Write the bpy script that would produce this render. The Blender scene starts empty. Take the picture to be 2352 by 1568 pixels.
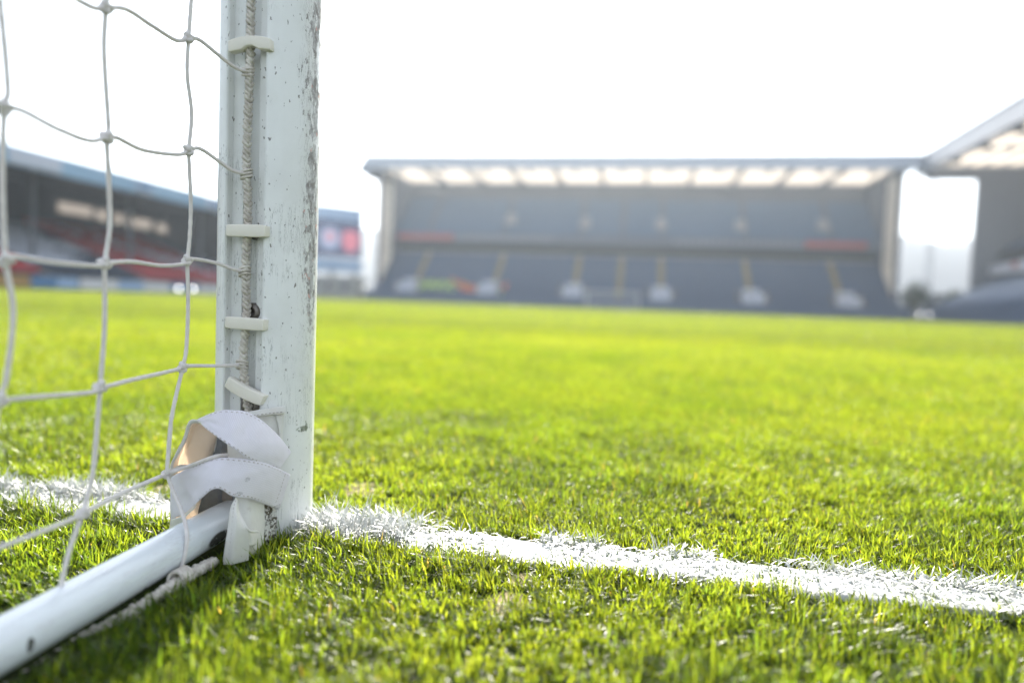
import bpy, math, random
import numpy as np
from math import sin, cos, pi, radians, atan2, sqrt
random.seed(7); RNG = np.random.default_rng(11)
S = bpy.context.scene
COL = S.collection
V = lambda *a: np.array(a, float)

# ------------------------------------------------------------------ camera frame (also used to trace outlines on to real planes)
CAM = V(.4385, -.757, .283); YAW, PITCH, ROLL = radians(10.3), radians(-3.2), radians(2.15)
FPX = 2352 * 24 / 36
_f = V(-sin(YAW) * cos(PITCH), cos(YAW) * cos(PITCH), sin(PITCH))
_r0 = V(cos(YAW), sin(YAW), 0); _u0 = np.cross(_r0, _f)
_R = _r0 * cos(ROLL) + _u0 * sin(ROLL); _U = _u0 * cos(ROLL) - _r0 * sin(ROLL)
def ray(px, py): return _f + _R * (px - 1176) / FPX - _U * (py - 784) / FPX
def on(axis, px, py, val):
    d = ray(px, py); return CAM + d * (val - CAM[axis]) / d[axis]
def Wx(px, py, x): return on(0, px, py, x)
def Wy(px, py, y): return on(1, px, py, y)
def Wz(px, py, z): return on(2, px, py, z)
def ZY(zx, zy, y):            # close-up coordinates of the wrap
    return Wy((600 + zx / 2.24) / 1.7415, (1550 + zy / 2.24) / 1.7415, y)

# ------------------------------------------------------------------ object helpers
def wloc(o):
    p = V(0, 0, 0)
    while o is not None:
        p = p + np.array(o.location); o = o.parent
    return p
def tag(o, label=None, cat=None, group=None, kind=None):
    for k, v in (('label', label), ('category', cat), ('group', group), ('kind', kind)):
        if v: o[k] = v
    return o
def thing(name, loc, label, cat, group=None):
    o = bpy.data.objects.new(name, None); o.location = loc; o.empty_display_size = .05
    COL.objects.link(o); return tag(o, label, cat, group)
def mk(name, verts, faces, mats, parent=None, smooth=False, mi=None, uv=None, label=None):
    off = wloc(parent)
    verts = np.asarray(verts, float) - off
    me = bpy.data.meshes.new(name)
    me.from_pydata([tuple(v) for v in verts], [], [tuple(int(i) for i in f) for f in faces])
    for m in (mats if isinstance(mats, (list, tuple)) else [mats]): me.materials.append(m)
    if mi is not None: me.polygons.foreach_set('material_index', list(mi))
    if smooth: me.polygons.foreach_set('use_smooth', [True] * len(me.polygons))
    if uv is not None:
        l = me.uv_layers.new(name='UVMap'); vi = np.zeros(len(me.loops), int); me.loops.foreach_get('vertex_index', vi)
        l.data.foreach_set('uv', np.asarray(uv)[vi].ravel())
    me.update()
    o = bpy.data.objects.new(name, me); COL.objects.link(o)
    if parent is not None: o.parent = parent
    if label: o['label'] = label
    return o
def copy_tree(o, parent=None):
    c = o.copy(); COL.objects.link(c); c.parent = parent
    for ch in list(o.children): copy_tree(ch, c)
    return c
class MB:
    def __init__(s): s.v, s.f, s.m = [], [], []
    def add(s, v, f, m=0):
        b = len(s.v); s.v += [tuple(p) for p in v]; s.f += [tuple(i + b for i in q) for q in f]; s.m += [m] * len(f); return s
    def hexa(s, c, m=0):      # 8 corners: bottom ring, top ring
        return s.add(c, [(3, 2, 1, 0), (4, 5, 6, 7), (0, 1, 5, 4), (1, 2, 6, 5), (2, 3, 7, 6), (3, 0, 4, 7)], m)
    def box(s, x0, x1, y0, y1, z0, z1, m=0):
        return s.hexa([(x0, y0, z0), (x1, y0, z0), (x1, y1, z0), (x0, y1, z0), (x0, y0, z1), (x1, y0, z1), (x1, y1, z1), (x0, y1, z1)], m)
    def bar(s, a, b, w, h, m=0):   # straight bar of w x h between two points
        a, b = V(*a), V(*b); d = (b - a) / np.linalg.norm(b - a)
        up = V(0, 0, 1) if abs(d[2]) < .9 else V(1, 0, 0)
        r = np.cross(d, up); r /= np.linalg.norm(r); u = np.cross(r, d)
        q = [(-w / 2, -h / 2), (w / 2, -h / 2), (w / 2, h / 2), (-w / 2, h / 2)]
        return s.hexa([a + r * i + u * j for i, j in q] + [b + r * i + u * j for i, j in q], m)
    def tube(s, path, rad, seg=10, m=0):
        v, f = tube(path, rad, seg); return s.add(v, f, m)
    def build(s, name, mats, parent=None, smooth=False, label=None):
        return mk(name, s.v, s.f, mats, parent, smooth, s.m, None, label)
def catmull(P, n):
    P = np.asarray(P, float)
    if len(P) == 2: return P[0] + (P[1] - P[0]) * np.linspace(0, 1, n)[:, None]
    Q = np.vstack([2 * P[0] - P[1], P, 2 * P[-1] - P[-2]])
    out = []
    for i in range(len(P) - 1):
        p0, p1, p2, p3 = Q[i:i + 4]; t = np.linspace(0, 1, 24, endpoint=False)[:, None]
        out.append(.5 * (2 * p1 + (p2 - p0) * t + (2 * p0 - 5 * p1 + 4 * p2 - p3) * t ** 2 + (3 * p1 - p0 - 3 * p2 + p3) * t ** 3))
    out = np.vstack(out + [P[-1:]])
    L = np.r_[0, np.cumsum(np.linalg.norm(np.diff(out, axis=0), axis=1))]
    s = np.linspace(0, L[-1], n)
    return np.stack([np.interp(s, L, out[:, k]) for k in range(out.shape[1])], 1)
def frames(P):
    T = np.gradient(P, axis=0); T /= np.linalg.norm(T, axis=1)[:, None] + 1e-12
    ref = V(0, 0, 1) if abs(T[0][2]) < .8 else V(1, 0, 0)
    n = np.cross(T[0], ref); n /= np.linalg.norm(n); N = []
    for t in T:
        n = n - t * (n @ t); n = n / np.linalg.norm(n); N.append(n)
    N = np.array(N); return T, N, np.cross(T, N)
def tube(path, rad, seg=10, closed=False):
    P = np.asarray(path, float); n = len(P); T, N, B = frames(P)
    rad = np.broadcast_to(rad, (n,)); a = np.arange(seg) * 2 * pi / seg
    v = (P[:, None] + (N[:, None] * np.cos(a)[None, :, None] + B[:, None] * np.sin(a)[None, :, None]) * rad[:, None, None]).reshape(-1, 3)
    f = [(i * seg + j, i * seg + (j + 1) % seg, (i + 1) * seg + (j + 1) % seg, (i + 1) * seg + j) for i in range(n - 1) for j in range(seg)]
    f += [tuple(range(seg))[::-1], tuple((n - 1) * seg + j for j in range(seg))]
    return v, f
def lathe(prof, seg, c=(0, 0, 0)):
    v = [(c[0] + r * cos(2 * pi * j / seg), c[1] + r * sin(2 * pi * j / seg), c[2] + z) for r, z in prof for j in range(seg)]
    n = len(prof)
    f = [(i * seg + j, i * seg + (j + 1) % seg, (i + 1) * seg + (j + 1) % seg, (i + 1) * seg + j) for i in range(n - 1) for j in range(seg)]
    return v, f + [tuple(range(seg))[::-1], tuple((n - 1) * seg + j for j in range(seg))]

# ------------------------------------------------------------------ materials
class NT:
    def __init__(s, name):
        s.m = bpy.data.materials.new(name); s.m.use_nodes = True; s.t = s.m.node_tree; s.t.nodes.clear()
        s.out = s.n('ShaderNodeOutputMaterial')
    def n(s, typ, **kw):
        nd = s.t.nodes.new(typ)
        for k, v in kw.items():
            if k.startswith('_'): setattr(nd, k[1:], v)
            else: s.set(nd.inputs[int(k[1:]) if k[0] == 'i' and k[1:].isdigit() else k.replace('_', ' ')], v)
        return nd
    def set(s, inp, v):
        if isinstance(v, bpy.types.Node): v = v.outputs[0]
        if isinstance(v, bpy.types.NodeSocket): s.t.links.new(v, inp)
        else:
            if inp.type == 'RGBA' and len(v) == 3: v = (*v, 1)
            inp.default_value = v
    def math(s, op, a, b=0, c=0, clamp=False):
        return s.n('ShaderNodeMath', _operation=op, _use_clamp=clamp, i0=a, i1=b, i2=c)
    def mix(s, fac, a, b):
        nd = s.n('ShaderNodeMix', _data_type='RGBA'); s.set(nd.inputs[0], fac); s.set(nd.inputs[6], a); s.set(nd.inputs[7], b); return nd.outputs[2]
    def ramp(s, x, lo, hi): return s.n('ShaderNodeMapRange', _clamp=True, i0=x, i1=lo, i2=hi)
    def noise(s, vec, scale, detail=4, rough=.6, sc3=None):
        if sc3: vec = s.n('ShaderNodeVectorMath', _operation='MULTIPLY', i0=vec, i1=sc3)
        return s.n('ShaderNodeTexNoise', Vector=vec, Scale=scale, Detail=detail, Roughness=rough).outputs[0]
    def pos(s): return s.n('ShaderNodeNewGeometry').outputs['Position']
    def sep(s, v): return s.n('ShaderNodeSeparateXYZ', i0=v).outputs
    def bump(s, h, strength, dist): return s.n('ShaderNodeBump', Height=h, Strength=strength, Distance=dist)
    def ellipse(s, v, c, ax, ay, az):    # 1 inside an axis aligned blob, with soft edge
        d = s.n('ShaderNodeVectorMath', _operation='SUBTRACT', i0=v, i1=c)
        d = s.n('ShaderNodeVectorMath', _operation='DIVIDE', i0=d, i1=(ax, ay, az))
        l = s.n('ShaderNodeVectorMath', _operation='LENGTH', i0=d).outputs['Value']
        return s.ramp(l, 1.05, .8)
    def bsdf(s, **kw):
        b = s.n('ShaderNodeBsdfPrincipled', **kw); s.set(s.out.inputs[0], b); return b
    def surf(s, sh): s.set(s.out.inputs[0], sh)
def plain(name, col, rough=.6, metal=0, var=.12, scale=3):
    t = NT(name); n = t.noise(t.pos(), scale, 5)
    c = t.mix(n, tuple(x * (1 - var) for x in col), tuple(min(1, x * (1 + var)) for x in col))
    t.bsdf(Base_Color=c, Roughness=rough, Metallic=metal); return t.m
def translucent(name, col, mixf=.6):
    t = NT(name); n = t.noise(t.pos(), .4, 3)
    c = t.mix(n, tuple(x * .85 for x in col), col)
    t.surf(t.n('ShaderNodeMixShader', i0=mixf, i1=t.n('ShaderNodeBsdfDiffuse', Color=c), i2=t.n('ShaderNodeBsdfTranslucent', Color=c)))
    return t.m
def emit(name, col, st):
    t = NT(name); n = t.noise(t.pos(), .8, 2); c = t.mix(n, tuple(x * .8 for x in col), col)
    t.surf(t.n('ShaderNodeEmission', Color=c, Strength=st)); return t.m

def mat_post():
    t = NT('post_paint'); p = t.pos(); x, y, z = t.sep(p)[:3]
    ang = t.math('ARCTAN2', y, x)                                   # 0 on the side that faces +x
    band = t.math('MULTIPLY', t.ramp(t.math('ABSOLUTE', t.math('SUBTRACT', ang, -.02)), .60, .05), t.ramp(z, .13, .3))
    n1 = t.noise(p, 125, 6, .68, (1.2, 1.2, .5)); n2 = t.noise(p, 22, 3, .6, (1, 1, .5))
    thr = t.math('ADD', t.math('MULTIPLY', band, .285), t.math('MULTIPLY', n2, .22))
    chip = t.ramp(t.math('ADD', n1, thr), .845, .865)
    n3 = t.noise(p, 210, 3, .5, (1, 1, .6)); n4 = t.noise(p, 9, 2)
    speck = t.ramp(t.math('ADD', n3, t.math('MULTIPLY', n4, .18)), .765, .80)
    n5 = t.noise(p, 60, 5, .7, (3, 3, .25))
    scr = t.math('MULTIPLY', t.ramp(t.math('ABSOLUTE', t.math('SUBTRACT', n5, .5)), .016, .004), t.ramp(t.noise(p, 16, 2), .50, .60))
    grime = t.ramp(t.noise(p, 14, 5), .42, .75)
    base = t.mix(grime, (.86, .87, .85), (.77, .775, .75))
    c = t.mix(t.math('MULTIPLY', scr, .7), base, (.30, .31, .29))
    c = t.mix(t.math('MULTIPLY', speck, .85), c, (.13, .11, .09))
    n7 = t.noise(p, 150, 4, .6, (1.5, 1.5, .35)); crk = t.math('MULTIPLY', t.ramp(t.math('ABSOLUTE', t.math('SUBTRACT', n7, .5)), .02, .006), t.ramp(band, .15, .7))
    c = t.mix(t.math('MULTIPLY', crk, .55), c, (.22, .20, .19))
    under = t.mix(t.ramp(t.noise(p, 130, 3), .4, .62), (.56, .55, .55), (.28, .26, .245))
    under = t.mix(t.ramp(t.noise(p, 70, 2), .62, .68), under, (.62, .38, .34))
    c = t.mix(chip, c, under)
    for cc, sz in ((Wy(693, 984, -.012), (.03, .011, .0036)), (Wy(709, 980, -.006), (.03, .003, .006))):
        c = t.mix(t.math('MULTIPLY', t.math('MULTIPLY', t.ellipse(p, tuple(cc), *sz), t.ramp(t.noise(p, 260, 3), .38, .5)), .8), c, (.16, .18, .15))
    dirt = t.math('MULTIPLY', t.ramp(z, .05, .012), t.ramp(t.noise(p, 180, 5), .45, .62))
    c = t.mix(t.math('MULTIPLY', dirt, .7), c, (.85, .85, .82))
    h = t.math('SUBTRACT', t.math('MULTIPLY', t.noise(p, 160, 4), .15), chip)
    t.bsdf(Base_Color=c, Roughness=t.math('ADD', .3, t.math('MULTIPLY', chip, .4)), Normal=t.bump(h, .55, .0012)); return t.m
def mat_bar():
    t = NT('bar_paint'); p = t.pos()
    sc = t.ellipse(p, tuple(Wx(503, 1236, .016)), .012, .02, .008)
    sc2 = t.ellipse(p, tuple(Wx(64, 1480, .018)), .02, .0035, .006)
    sc3 = t.ellipse(p, tuple(Wx(344, 1352, .019)), .02, .002, .002)
    g = t.ramp(t.noise(p, 25, 5, .6, (1, .25, 1)), .45, .8)
    c = t.mix(g, (.78, .83, .85), (.66, .70, .72))
    n = t.noise(p, 55, 5, .7, (2, .2, 2))
    scr = t.math('MULTIPLY', t.ramp(t.math('ABSOLUTE', t.math('SUBTRACT', n, .5)), .012, .002), t.ramp(t.noise(p, 9, 2), .5, .6))
    c = t.mix(t.math('MULTIPLY', scr, .35), c, (.35, .30, .32))
    for s_ in (sc, sc2, sc3):
        c = t.mix(t.math('MULTIPLY', s_, t.ramp(t.noise(p, 190, 4), .3, .42)), c, (.09, .09, .085))
    t.bsdf(Base_Color=c, Roughness=.22, Normal=t.bump(t.noise(p, 40, 3), .08, .002)); return t.m
def mat_cord(name, col, dirt, scale):
    t = NT(name); p = t.pos()
    c = t.mix(t.ramp(t.noise(p, 120, 5), .35, .75), col, dirt)
    h = t.noise(p, scale, 3, .7)
    d = t.n('ShaderNodeBsdfPrincipled', Base_Color=c, Roughness=.75, Normal=t.bump(h, .5, .0006))
    t.surf(t.n('ShaderNodeMixShader', i0=.18, i1=d, i2=t.n('ShaderNodeBsdfTranslucent', Color=c))); return t.m
def mat_fabric(name, col, col2, transl, weave=0., tcol=None):
    t = NT(name); p = t.pos(); uv = t.n('ShaderNodeTexCoord').outputs['UV']
    c = t.mix(t.ramp(t.noise(p, 45, 6), .45, .75), col, col2)
    c = t.mix(t.math('MULTIPLY', t.ramp(t.noise(p, 330, 2), .74, .8), .5), c, (.25, .22, .2))
    c = t.mix(t.math('MULTIPLY', t.ramp(t.noise(p, 60, 5), .64, .74), .28), c, (.34, .29, .25))
    if weave:
        for q_, sz in (((787, 858, -.137), (.0018, .03, .0032)), ((770, 962, -.134), (.0022, .03, .0022)), ((500, 1000, -.14), (.008, .03, .003)), ((1150, 1060, -.066), (.006, .03, .003))):
            c = t.mix(t.math('MULTIPLY', t.math('MULTIPLY', t.ellipse(p, tuple(ZY(*q_)), *sz), t.ramp(t.noise(p, 300, 3), .3, .6)), .75), c, (.16, .15, .15))
        u = t.sep(uv)
        w1 = t.math('SINE', t.math('MULTIPLY', u[0], 2 * pi / .0017)); w2 = t.math('SINE', t.math('MULTIPLY', u[1], 2 * pi / .0022))
        h = t.math('ADD', t.math('ADD', w1, t.math('MULTIPLY', w2, .5)), t.math('MULTIPLY', t.noise(p, 600, 2), .8))
        nb = t.bump(h, weave, .0005)
        c = t.mix(t.ramp(w1, -.9, .6), tuple(x * .86 for x in col), c)
    else: nb = t.bump(t.noise(p, 90, 4), .35, .0025)
    d = t.n('ShaderNodeBsdfPrincipled', Base_Color=c, Roughness=.6 if weave else .42, Normal=nb)
    t.surf(t.n('ShaderNodeMixShader', i0=transl, i1=d, i2=t.n('ShaderNodeBsdfTranslucent', Color=tcol or c))); return t.m
def mat_grass(name, trans, tcol_gain, rough, spec, dk=1.):
    t = NT(name); a = t.n('ShaderNodeVertexColor', _layer_name='col').outputs[0]
    tc = t.n('ShaderNodeVectorMath', _operation='MULTIPLY', i0=a, i1=tcol_gain)
    d = t.n('ShaderNodeMixShader', i0=trans, i1=t.n('ShaderNodeBsdfDiffuse', Color=t.n('ShaderNodeVectorMath', _operation='MULTIPLY', i0=a, i1=(dk, dk, dk))), i2=t.n('ShaderNodeBsdfTranslucent', Color=tc))
    fr = t.n('ShaderNodeFresnel', IOR=1.4)
    t.surf(t.n('ShaderNodeMixShader', i0=t.math('MULTIPLY', fr, spec), i1=d, i2=t.n('ShaderNodeBsdfGlossy', Color=(1, 1, 1), Roughness=rough)))
    return t.m
def mat_dirt():
    t = NT('soiled_vinyl'); p = t.pos(); n = t.noise(p, 260, 4, .7); z = t.sep(p)[2]
    c = t.mix(t.ramp(t.math('ADD', n, t.math('MULTIPLY', t.noise(p, 50, 2), .3)), .60, .68), (.70, .69, .66), (.10, .085, .06))
    t.bsdf(Base_Color=c, Roughness=.9, Normal=t.bump(n, .8, .003)); return t.m
def mat_ground():
    t = NT('turf_soil'); p = t.pos()
    d = t.n('ShaderNodeVectorMath', _operation='DISTANCE', i0=p, i1=tuple(CAM)).outputs['Value']
    n = t.noise(p, 90, 6, .7); n2 = t.noise(p, 6, 4)
    c = t.mix(t.ramp(n, .35, .65), (.012, .022, .005), (.035, .045, .014))
    c = t.mix(t.math('MULTIPLY', n2, .4), c, (.06, .08, .02))
    bare = 0
    for q, r in BARE:
        e = t.ellipse(p, (q[0], q[1], 0), r, r * 1.3, 1)
        c = t.mix(t.math('MULTIPLY', e, t.ramp(t.noise(p, 60, 5), .3, .55)), c, (.40, .33, .21))
    b_ = t.bsdf(Base_Color=c, Roughness=.95, Normal=t.bump(n, .8, .006)); b_.inputs['Specular IOR Level'].default_value = .05; return t.m
def mat_line():
    t = NT('line_paint'); p = t.pos()
    n = t.noise(p, 170, 6, .72, (.5, 1, 1)); n2 = t.noise(p, 25, 4)
    c = t.mix(t.ramp(n, .36, .52), (.34, .36, .32), (.60, .61, .60))
    c = t.mix(t.math('MULTIPLY', t.ramp(t.math('ADD', n, t.math('MULTIPLY', n2, .4)), .52, .42), .85), c, (.20, .22, .14))
    t.bsdf(Base_Color=c, Roughness=.8, Normal=t.bump(n, .9, .004)); return t.m

BARE = [(Wz(838, 1125, 0), .036), (Wz(1165, 1385, .0), .022), (Wz(365, 1128, 0), .03), (Wz(1200, 1330, 0), .015)]
M = dict(
    post=mat_post(), bar=mat_bar(), ground=mat_ground(), line=mat_line(),
    cord=mat_cord('net_cord', (.88, .84, .81), (.76, .71, .68), 900),
    rope=mat_cord('lacing_rope', (.84, .80, .72), (.52, .46, .40), 700),
    thread=plain('stitch_thread', (.40, .34, .31), .8),
    clip=plain('ivory_plastic', (.82, .78, .68), .38, 0, .06, 60),
    bolt=plain('dark_metal', (.20, .18, .16), .4, .7, .3, 200),
    strap=mat_fabric('webbing', (.87, .84, .90), (.80, .76, .81), .10, .16),
    vinyl=mat_fabric('white_vinyl', (.82, .81, .76), (.73, .70, .64), .16),
    flap=mat_fabric('thin_vinyl', (.82, .79, .73), (.74, .68, .60), .62, 0, (.86, .74, .62)),
    dirt=mat_dirt(), joint=plain('shade_plate_grey', (.24, .25, .26), .5, .2, .4, 120),
    grass=mat_grass('grass_blade', .64, (3.5, 2.8, .9), .36, .045, .7),
    wgrass=mat_grass('painted_blade', .2, (1, 1, 1), .5, .3),
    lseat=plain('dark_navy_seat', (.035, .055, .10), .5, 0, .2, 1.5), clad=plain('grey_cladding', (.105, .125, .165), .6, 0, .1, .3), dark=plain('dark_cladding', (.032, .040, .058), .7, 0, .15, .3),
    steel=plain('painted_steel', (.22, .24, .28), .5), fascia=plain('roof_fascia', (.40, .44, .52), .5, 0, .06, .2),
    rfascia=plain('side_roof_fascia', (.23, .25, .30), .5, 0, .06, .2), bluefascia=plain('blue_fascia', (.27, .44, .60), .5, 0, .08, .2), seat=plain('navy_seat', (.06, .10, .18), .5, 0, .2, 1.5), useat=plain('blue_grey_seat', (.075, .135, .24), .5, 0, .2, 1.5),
    redseat=plain('red_seat', (.48, .04, .05), .5, 0, .2, 1.5), whiteseat=plain('white_seat', (.55, .58, .66), .5, 0, .15, 1.5),
    concrete=plain('concrete', (.33, .32, .30), .9, 0, .2, 1), white=plain('white_paint', (.8, .8, .8), .5, 0, .05, 2),
    yellow=plain('yellow_paint', (.27, .22, .10), .6), gold=plain('yellow_board', (.45, .27, .09), .5), red=plain('red_board', (.32, .07, .075), .5),
    skyblue=plain('light_blue_board', (.36, .52, .74), .5), bluebd=plain('blue_board', (.08, .22, .42), .5),
    roofglow=translucent('translucent_sheet', (.88, .82, .75), .92), lit=emit('lit_window', (1, .86, .72), .18), glow=emit('glow_face', (1, .98, .95), 4.5),
    screen=emit('screen_panel', (.05, .07, .16), .35), crestw=emit('crest_pale', (.42, .52, .75), .30), crestr=emit('crest_red', (.9, .28, .38), .27), crestp=emit('crest_pink', (.8, .4, .5), .3),
    hill=plain('far_hill', (.06, .065, .08), .9, 0, .2, .02), leaf=plain('dull_leaf', (.05, .08, .03), .8, 0, .3, 1), bark=plain('bark', (.10, .08, .06), .9),
    skin=plain('skin', (.45, .27, .19), .6), hair=plain('dark_hair', (.05, .04, .03), .7), trouser=plain('dark_trousers', (.03, .035, .05), .8),
    hiviz=plain('yellow_green_vest', (.62, 1, .22), .6), orange=plain('orange_vest', (1, .22, .07), .6), navyc=plain('navy_jacket', (.04, .06, .12), .7),
)

def lc(x): return -.006 - .011 * np.asarray(x)
LK = .031 / .058
# ------------------------------------------------------------------ ground, line
gx = np.r_[-900, -300, -100, -30, -10, -3, np.linspace(-1.5, 2.2, 60), 4, 10, 30, 100, 300, 900]
gy = np.r_[-900, -300, -60, -10, -3, np.linspace(-1.2, 2.2, 60), 4, 10, 30, 100, 300, 900]
def vnoise(x, y, sc, seed=0):
    x = np.asarray(x) * sc; y = np.asarray(y) * sc; xi = np.floor(x).astype(np.int64); yi = np.floor(y).astype(np.int64); fx = x - xi; fy = y - yi
    def h(a, b):
        n = (a * 374761393 + b * 668265263 + seed * 974711) & 0x7fffffff; n = ((n ^ (n >> 13)) * 1274126177) & 0x7fffffff; return ((n ^ (n >> 16)) & 0xffff) / 65535.
    fx = fx * fx * (3 - 2 * fx); fy = fy * fy * (3 - 2 * fy)
    return (h(xi, yi) * (1 - fx) + h(xi + 1, yi) * fx) * (1 - fy) + (h(xi, yi + 1) * (1 - fx) + h(xi + 1, yi + 1) * fx) * fy
def gz(x, y):   # gentle unevenness of the soil close by
    r = np.clip(1 - np.hypot(x - .3, y) / 2.2, 0, 1)
    return (vnoise(x, y, 6, 3) - .5) * .008 * r * np.clip(np.abs(y) / .12 - .6, 0, 1)
GX, GY = np.meshgrid(gx, gy); nx = len(gx)
gv = np.stack([GX, GY, gz(GX, GY)], -1).reshape(-1, 3)
gf = [(j * nx + i, j * nx + i + 1, (j + 1) * nx + i + 1, (j + 1) * nx + i) for j in range(len(gy) - 1) for i in range(nx - 1)]
tag(mk('pitch', gv, gf, M['ground'], smooth=True), kind='structure')
lx = np.linspace(-9, 9, 400); ly = np.linspace(-.062, .062, 16); LX, LY = np.meshgrid(lx, ly)
edge = .010 * (vnoise(LX, LY * 0 + 3, 18, 5) - .5) + .006 * (vnoise(LX, LY * 0, 60, 9) - .5)
LYe = LY + edge * np.sign(LY) * (np.abs(LY) > .055)
LZ = .006 + .004 * (vnoise(LX, LY, 70, 2) - .5) + .003 * (vnoise(LX, LY, 190, 4) - .5)
LZ = np.where(np.abs(LY) > .058, .001, LZ)
lv = np.stack([LX, LYe * LK + lc(LX), LZ], -1).reshape(-1, 3)
lf = [(j * 400 + i, j * 400 + i + 1, (j + 1) * 400 + i + 1, (j + 1) * 400 + i) for j in range(15) for i in range(399)]
tag(mk('goal_line', lv, lf, M['line'], smooth=True), kind='structure')

# ------------------------------------------------------------------ grass
def blades(x, y, h, w, phi, lean, col, seg, twist=None, z0=None):
    n = len(x); z0 = gz(x, y) if z0 is None else z0
    ts = np.linspace(0, 1, seg + 1); prof = np.interp(ts, [0, .3, .7, 1], [.8, 1, .68, 0])
    dx, dy = np.cos(phi), np.sin(phi)
    psi = phi + pi / 2 + (0 if twist is None else twist); wx, wy = np.cos(psi), np.sin(psi)
    rows = []
    for k, t in enumerate(ts):
        hor = h * np.sin(np.minimum(lean, 1.5)) * t ** 1.5; ver = h * (t - (1 - np.cos(np.minimum(lean, 1.5))) * t ** 1.7)
        cx, cy, cz = x + dx * hor, y + dy * hor, z0 + ver
        if k < seg:
            rows.append(np.stack([cx - wx * w * prof[k] / 2, cy - wy * w * prof[k] / 2, cz], 1)); rows.append(np.stack([cx + wx * w * prof[k] / 2, cy + wy * w * prof[k] / 2, cz], 1))
        else: rows.append(np.stack([cx, cy, cz], 1))
    nv = 2 * seg + 1; verts = np.stack(rows, 1).reshape(-1, 3)
    lp, lt = [], []
    for k in range(seg - 1): lp += [2 * k, 2 * k + 1, 2 * k + 3, 2 * k + 2]; lt.append(4)
    lp += [2 * seg - 2, 2 * seg - 1, 2 * seg]; lt.append(3)
    loops = (np.array(lp)[None] + (np.arange(n) * nv)[:, None]).ravel(); tot = np.tile(lt, n)
    return verts, loops, tot, np.repeat(col, nv, 0)
def grass_object(name, parts, mat, label):
    vs, ls, ts, cs, b = [], [], [], [], 0
    for v, l, t, c in parts: vs.append(v); ls.append(l + b); ts.append(t); cs.append(c); b += len(v)
    v = np.vstack(vs); l = np.concatenate(ls); t = np.concatenate(ts); c = np.vstack(cs)
    me = bpy.data.meshes.new(name); me.vertices.add(len(v)); me.vertices.foreach_set('co', v.astype(np.float32).ravel())
    me.loops.add(len(l)); me.loops.foreach_set('vertex_index', l.astype(np.int32))
    me.polygons.add(len(t)); me.polygons.foreach_set('loop_start', np.r_[0, np.cumsum(t)[:-1]].astype(np.int32))
    me.update(calc_edges=True)
    at = me.color_attributes.new('col', 'FLOAT_COLOR', 'POINT'); at.data.foreach_set('color', np.c_[c, np.ones(len(c))].astype(np.float32).ravel())
    me.polygons.foreach_set('use_smooth', np.ones(len(t), bool)); me.materials.append(mat)
    o = bpy.data.objects.new(name, me); COL.objects.link(o); return tag(o, label, 'grass', None, 'stuff')
FWD = pi / 2 + YAW
def polar(n, r0, r1, ang, power):   # power: pdf in r ~ r^power
    u = RNG.random(n)
    r = r0 * (r1 / r0) ** u if power == -1 else (r0 ** (power + 1) + u * (r1 ** (power + 1) - r0 ** (power + 1))) ** (1 / (power + 1))
    th = FWD + (RNG.random(n) * 2 - 1) * ang
    return CAM[0] + r * np.cos(th), CAM[1] + r * np.sin(th), r
def gcolor(x, y, n):
    k = RNG.random(n); pn = vnoise(x, y, 3.1, 21) * .6 + vnoise(x, y, .7, 22) * .4
    a = np.array([.040, .096, .014]); b = np.array([.152, .200, .034]); c = a + (b - a) * np.clip(.25 + .65 * k * .8 + .5 * (pn - .5), 0, 1)[:, None]
    dry = RNG.random(n) < .005 + .012 * (vnoise(x, y, 9, 31) > .82); c[dry] = np.array([.26, .22, .11]) * (.7 + .6 * RNG.random((dry.sum(), 1)))
    blue = RNG.random(n) < .15; c[blue] *= np.array([.75, .85, 1.6])
    c *= (1 + .10 * np.sign(np.sin((y + .6) * 2 * pi / 11)) * np.clip((np.abs(y) - 3) / 3, 0, 1))[:, None]
    return c * (.75 + .5 * RNG.random((n, 1)))
def keep_near(x, y):
    k = np.ones(len(x), bool)
    k &= np.hypot(x, y) > .062                                   # the post
    k &= ~((np.abs(x) < .019) & (y < -.05))                      # under the ground bar
    lim = .058 + .016 * (vnoise(x, y * 0, 26, 41) - .4) + .008 * (RNG.random(len(x)) - .5)
    yn = (y - lc(x)) / LK; k &= np.abs(yn) > lim + np.where(yn > 0, .022, 0)
    k &= ~((np.abs(x + .02) < .062) & (y > -.105) & (y < 0) & (RNG.random(len(x)) < .9))
    for q, r in BARE:
        d = np.hypot(x - q[0], (y - q[1]) / 1.3) / r + .5 * (vnoise(x, y, 70, 5) - .5); k &= (d > 1) | (RNG.random(len(x)) < .28)
    return k & (RNG.random(len(x)) < .72 + .5 * vnoise(x, y, 22, 6))
parts = []
nt_ = 78000; tx, ty, _q = polar(nt_, .12, 1.7, radians(115), 1)
cnt = RNG.integers(6, 15, nt_); ti = np.repeat(np.arange(nt_), cnt); q = len(ti)
oa = RNG.random(q) * 2 * pi; od = .0055 * np.sqrt(RNG.random(q)); tx2 = tx[ti] + od * np.cos(oa); ty2 = ty[ti] + od * np.sin(oa)
rx, ry, _q = polar(150000, .12, 1.7, radians(115), 1)
x = np.r_[tx2, rx]; y = np.r_[ty2, ry]; oa = np.r_[oa, RNG.random(len(rx)) * 2 * pi]; th_ = np.r_[(.6 + .6 * RNG.random(nt_))[ti], .55 + .4 * RNG.random(len(rx))]
k = keep_near(x, y); x, y, oa, th_ = x[k], y[k], oa[k], th_[k]; n = len(x)
clump = vnoise(x, y, 45, 1); big = vnoise(x, y, 14, 8)
h = (.0105 + .0145 * RNG.random(n)) * (.65 + .6 * clump) * (.7 + .6 * big) * th_
nl = (np.abs((y - lc(x)) / LK + .075) < .03) & (x < -.08); h[nl] *= 1.45
tub = (np.abs(x) < .034) & (y < -.06); h[tub] *= .7
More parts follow.
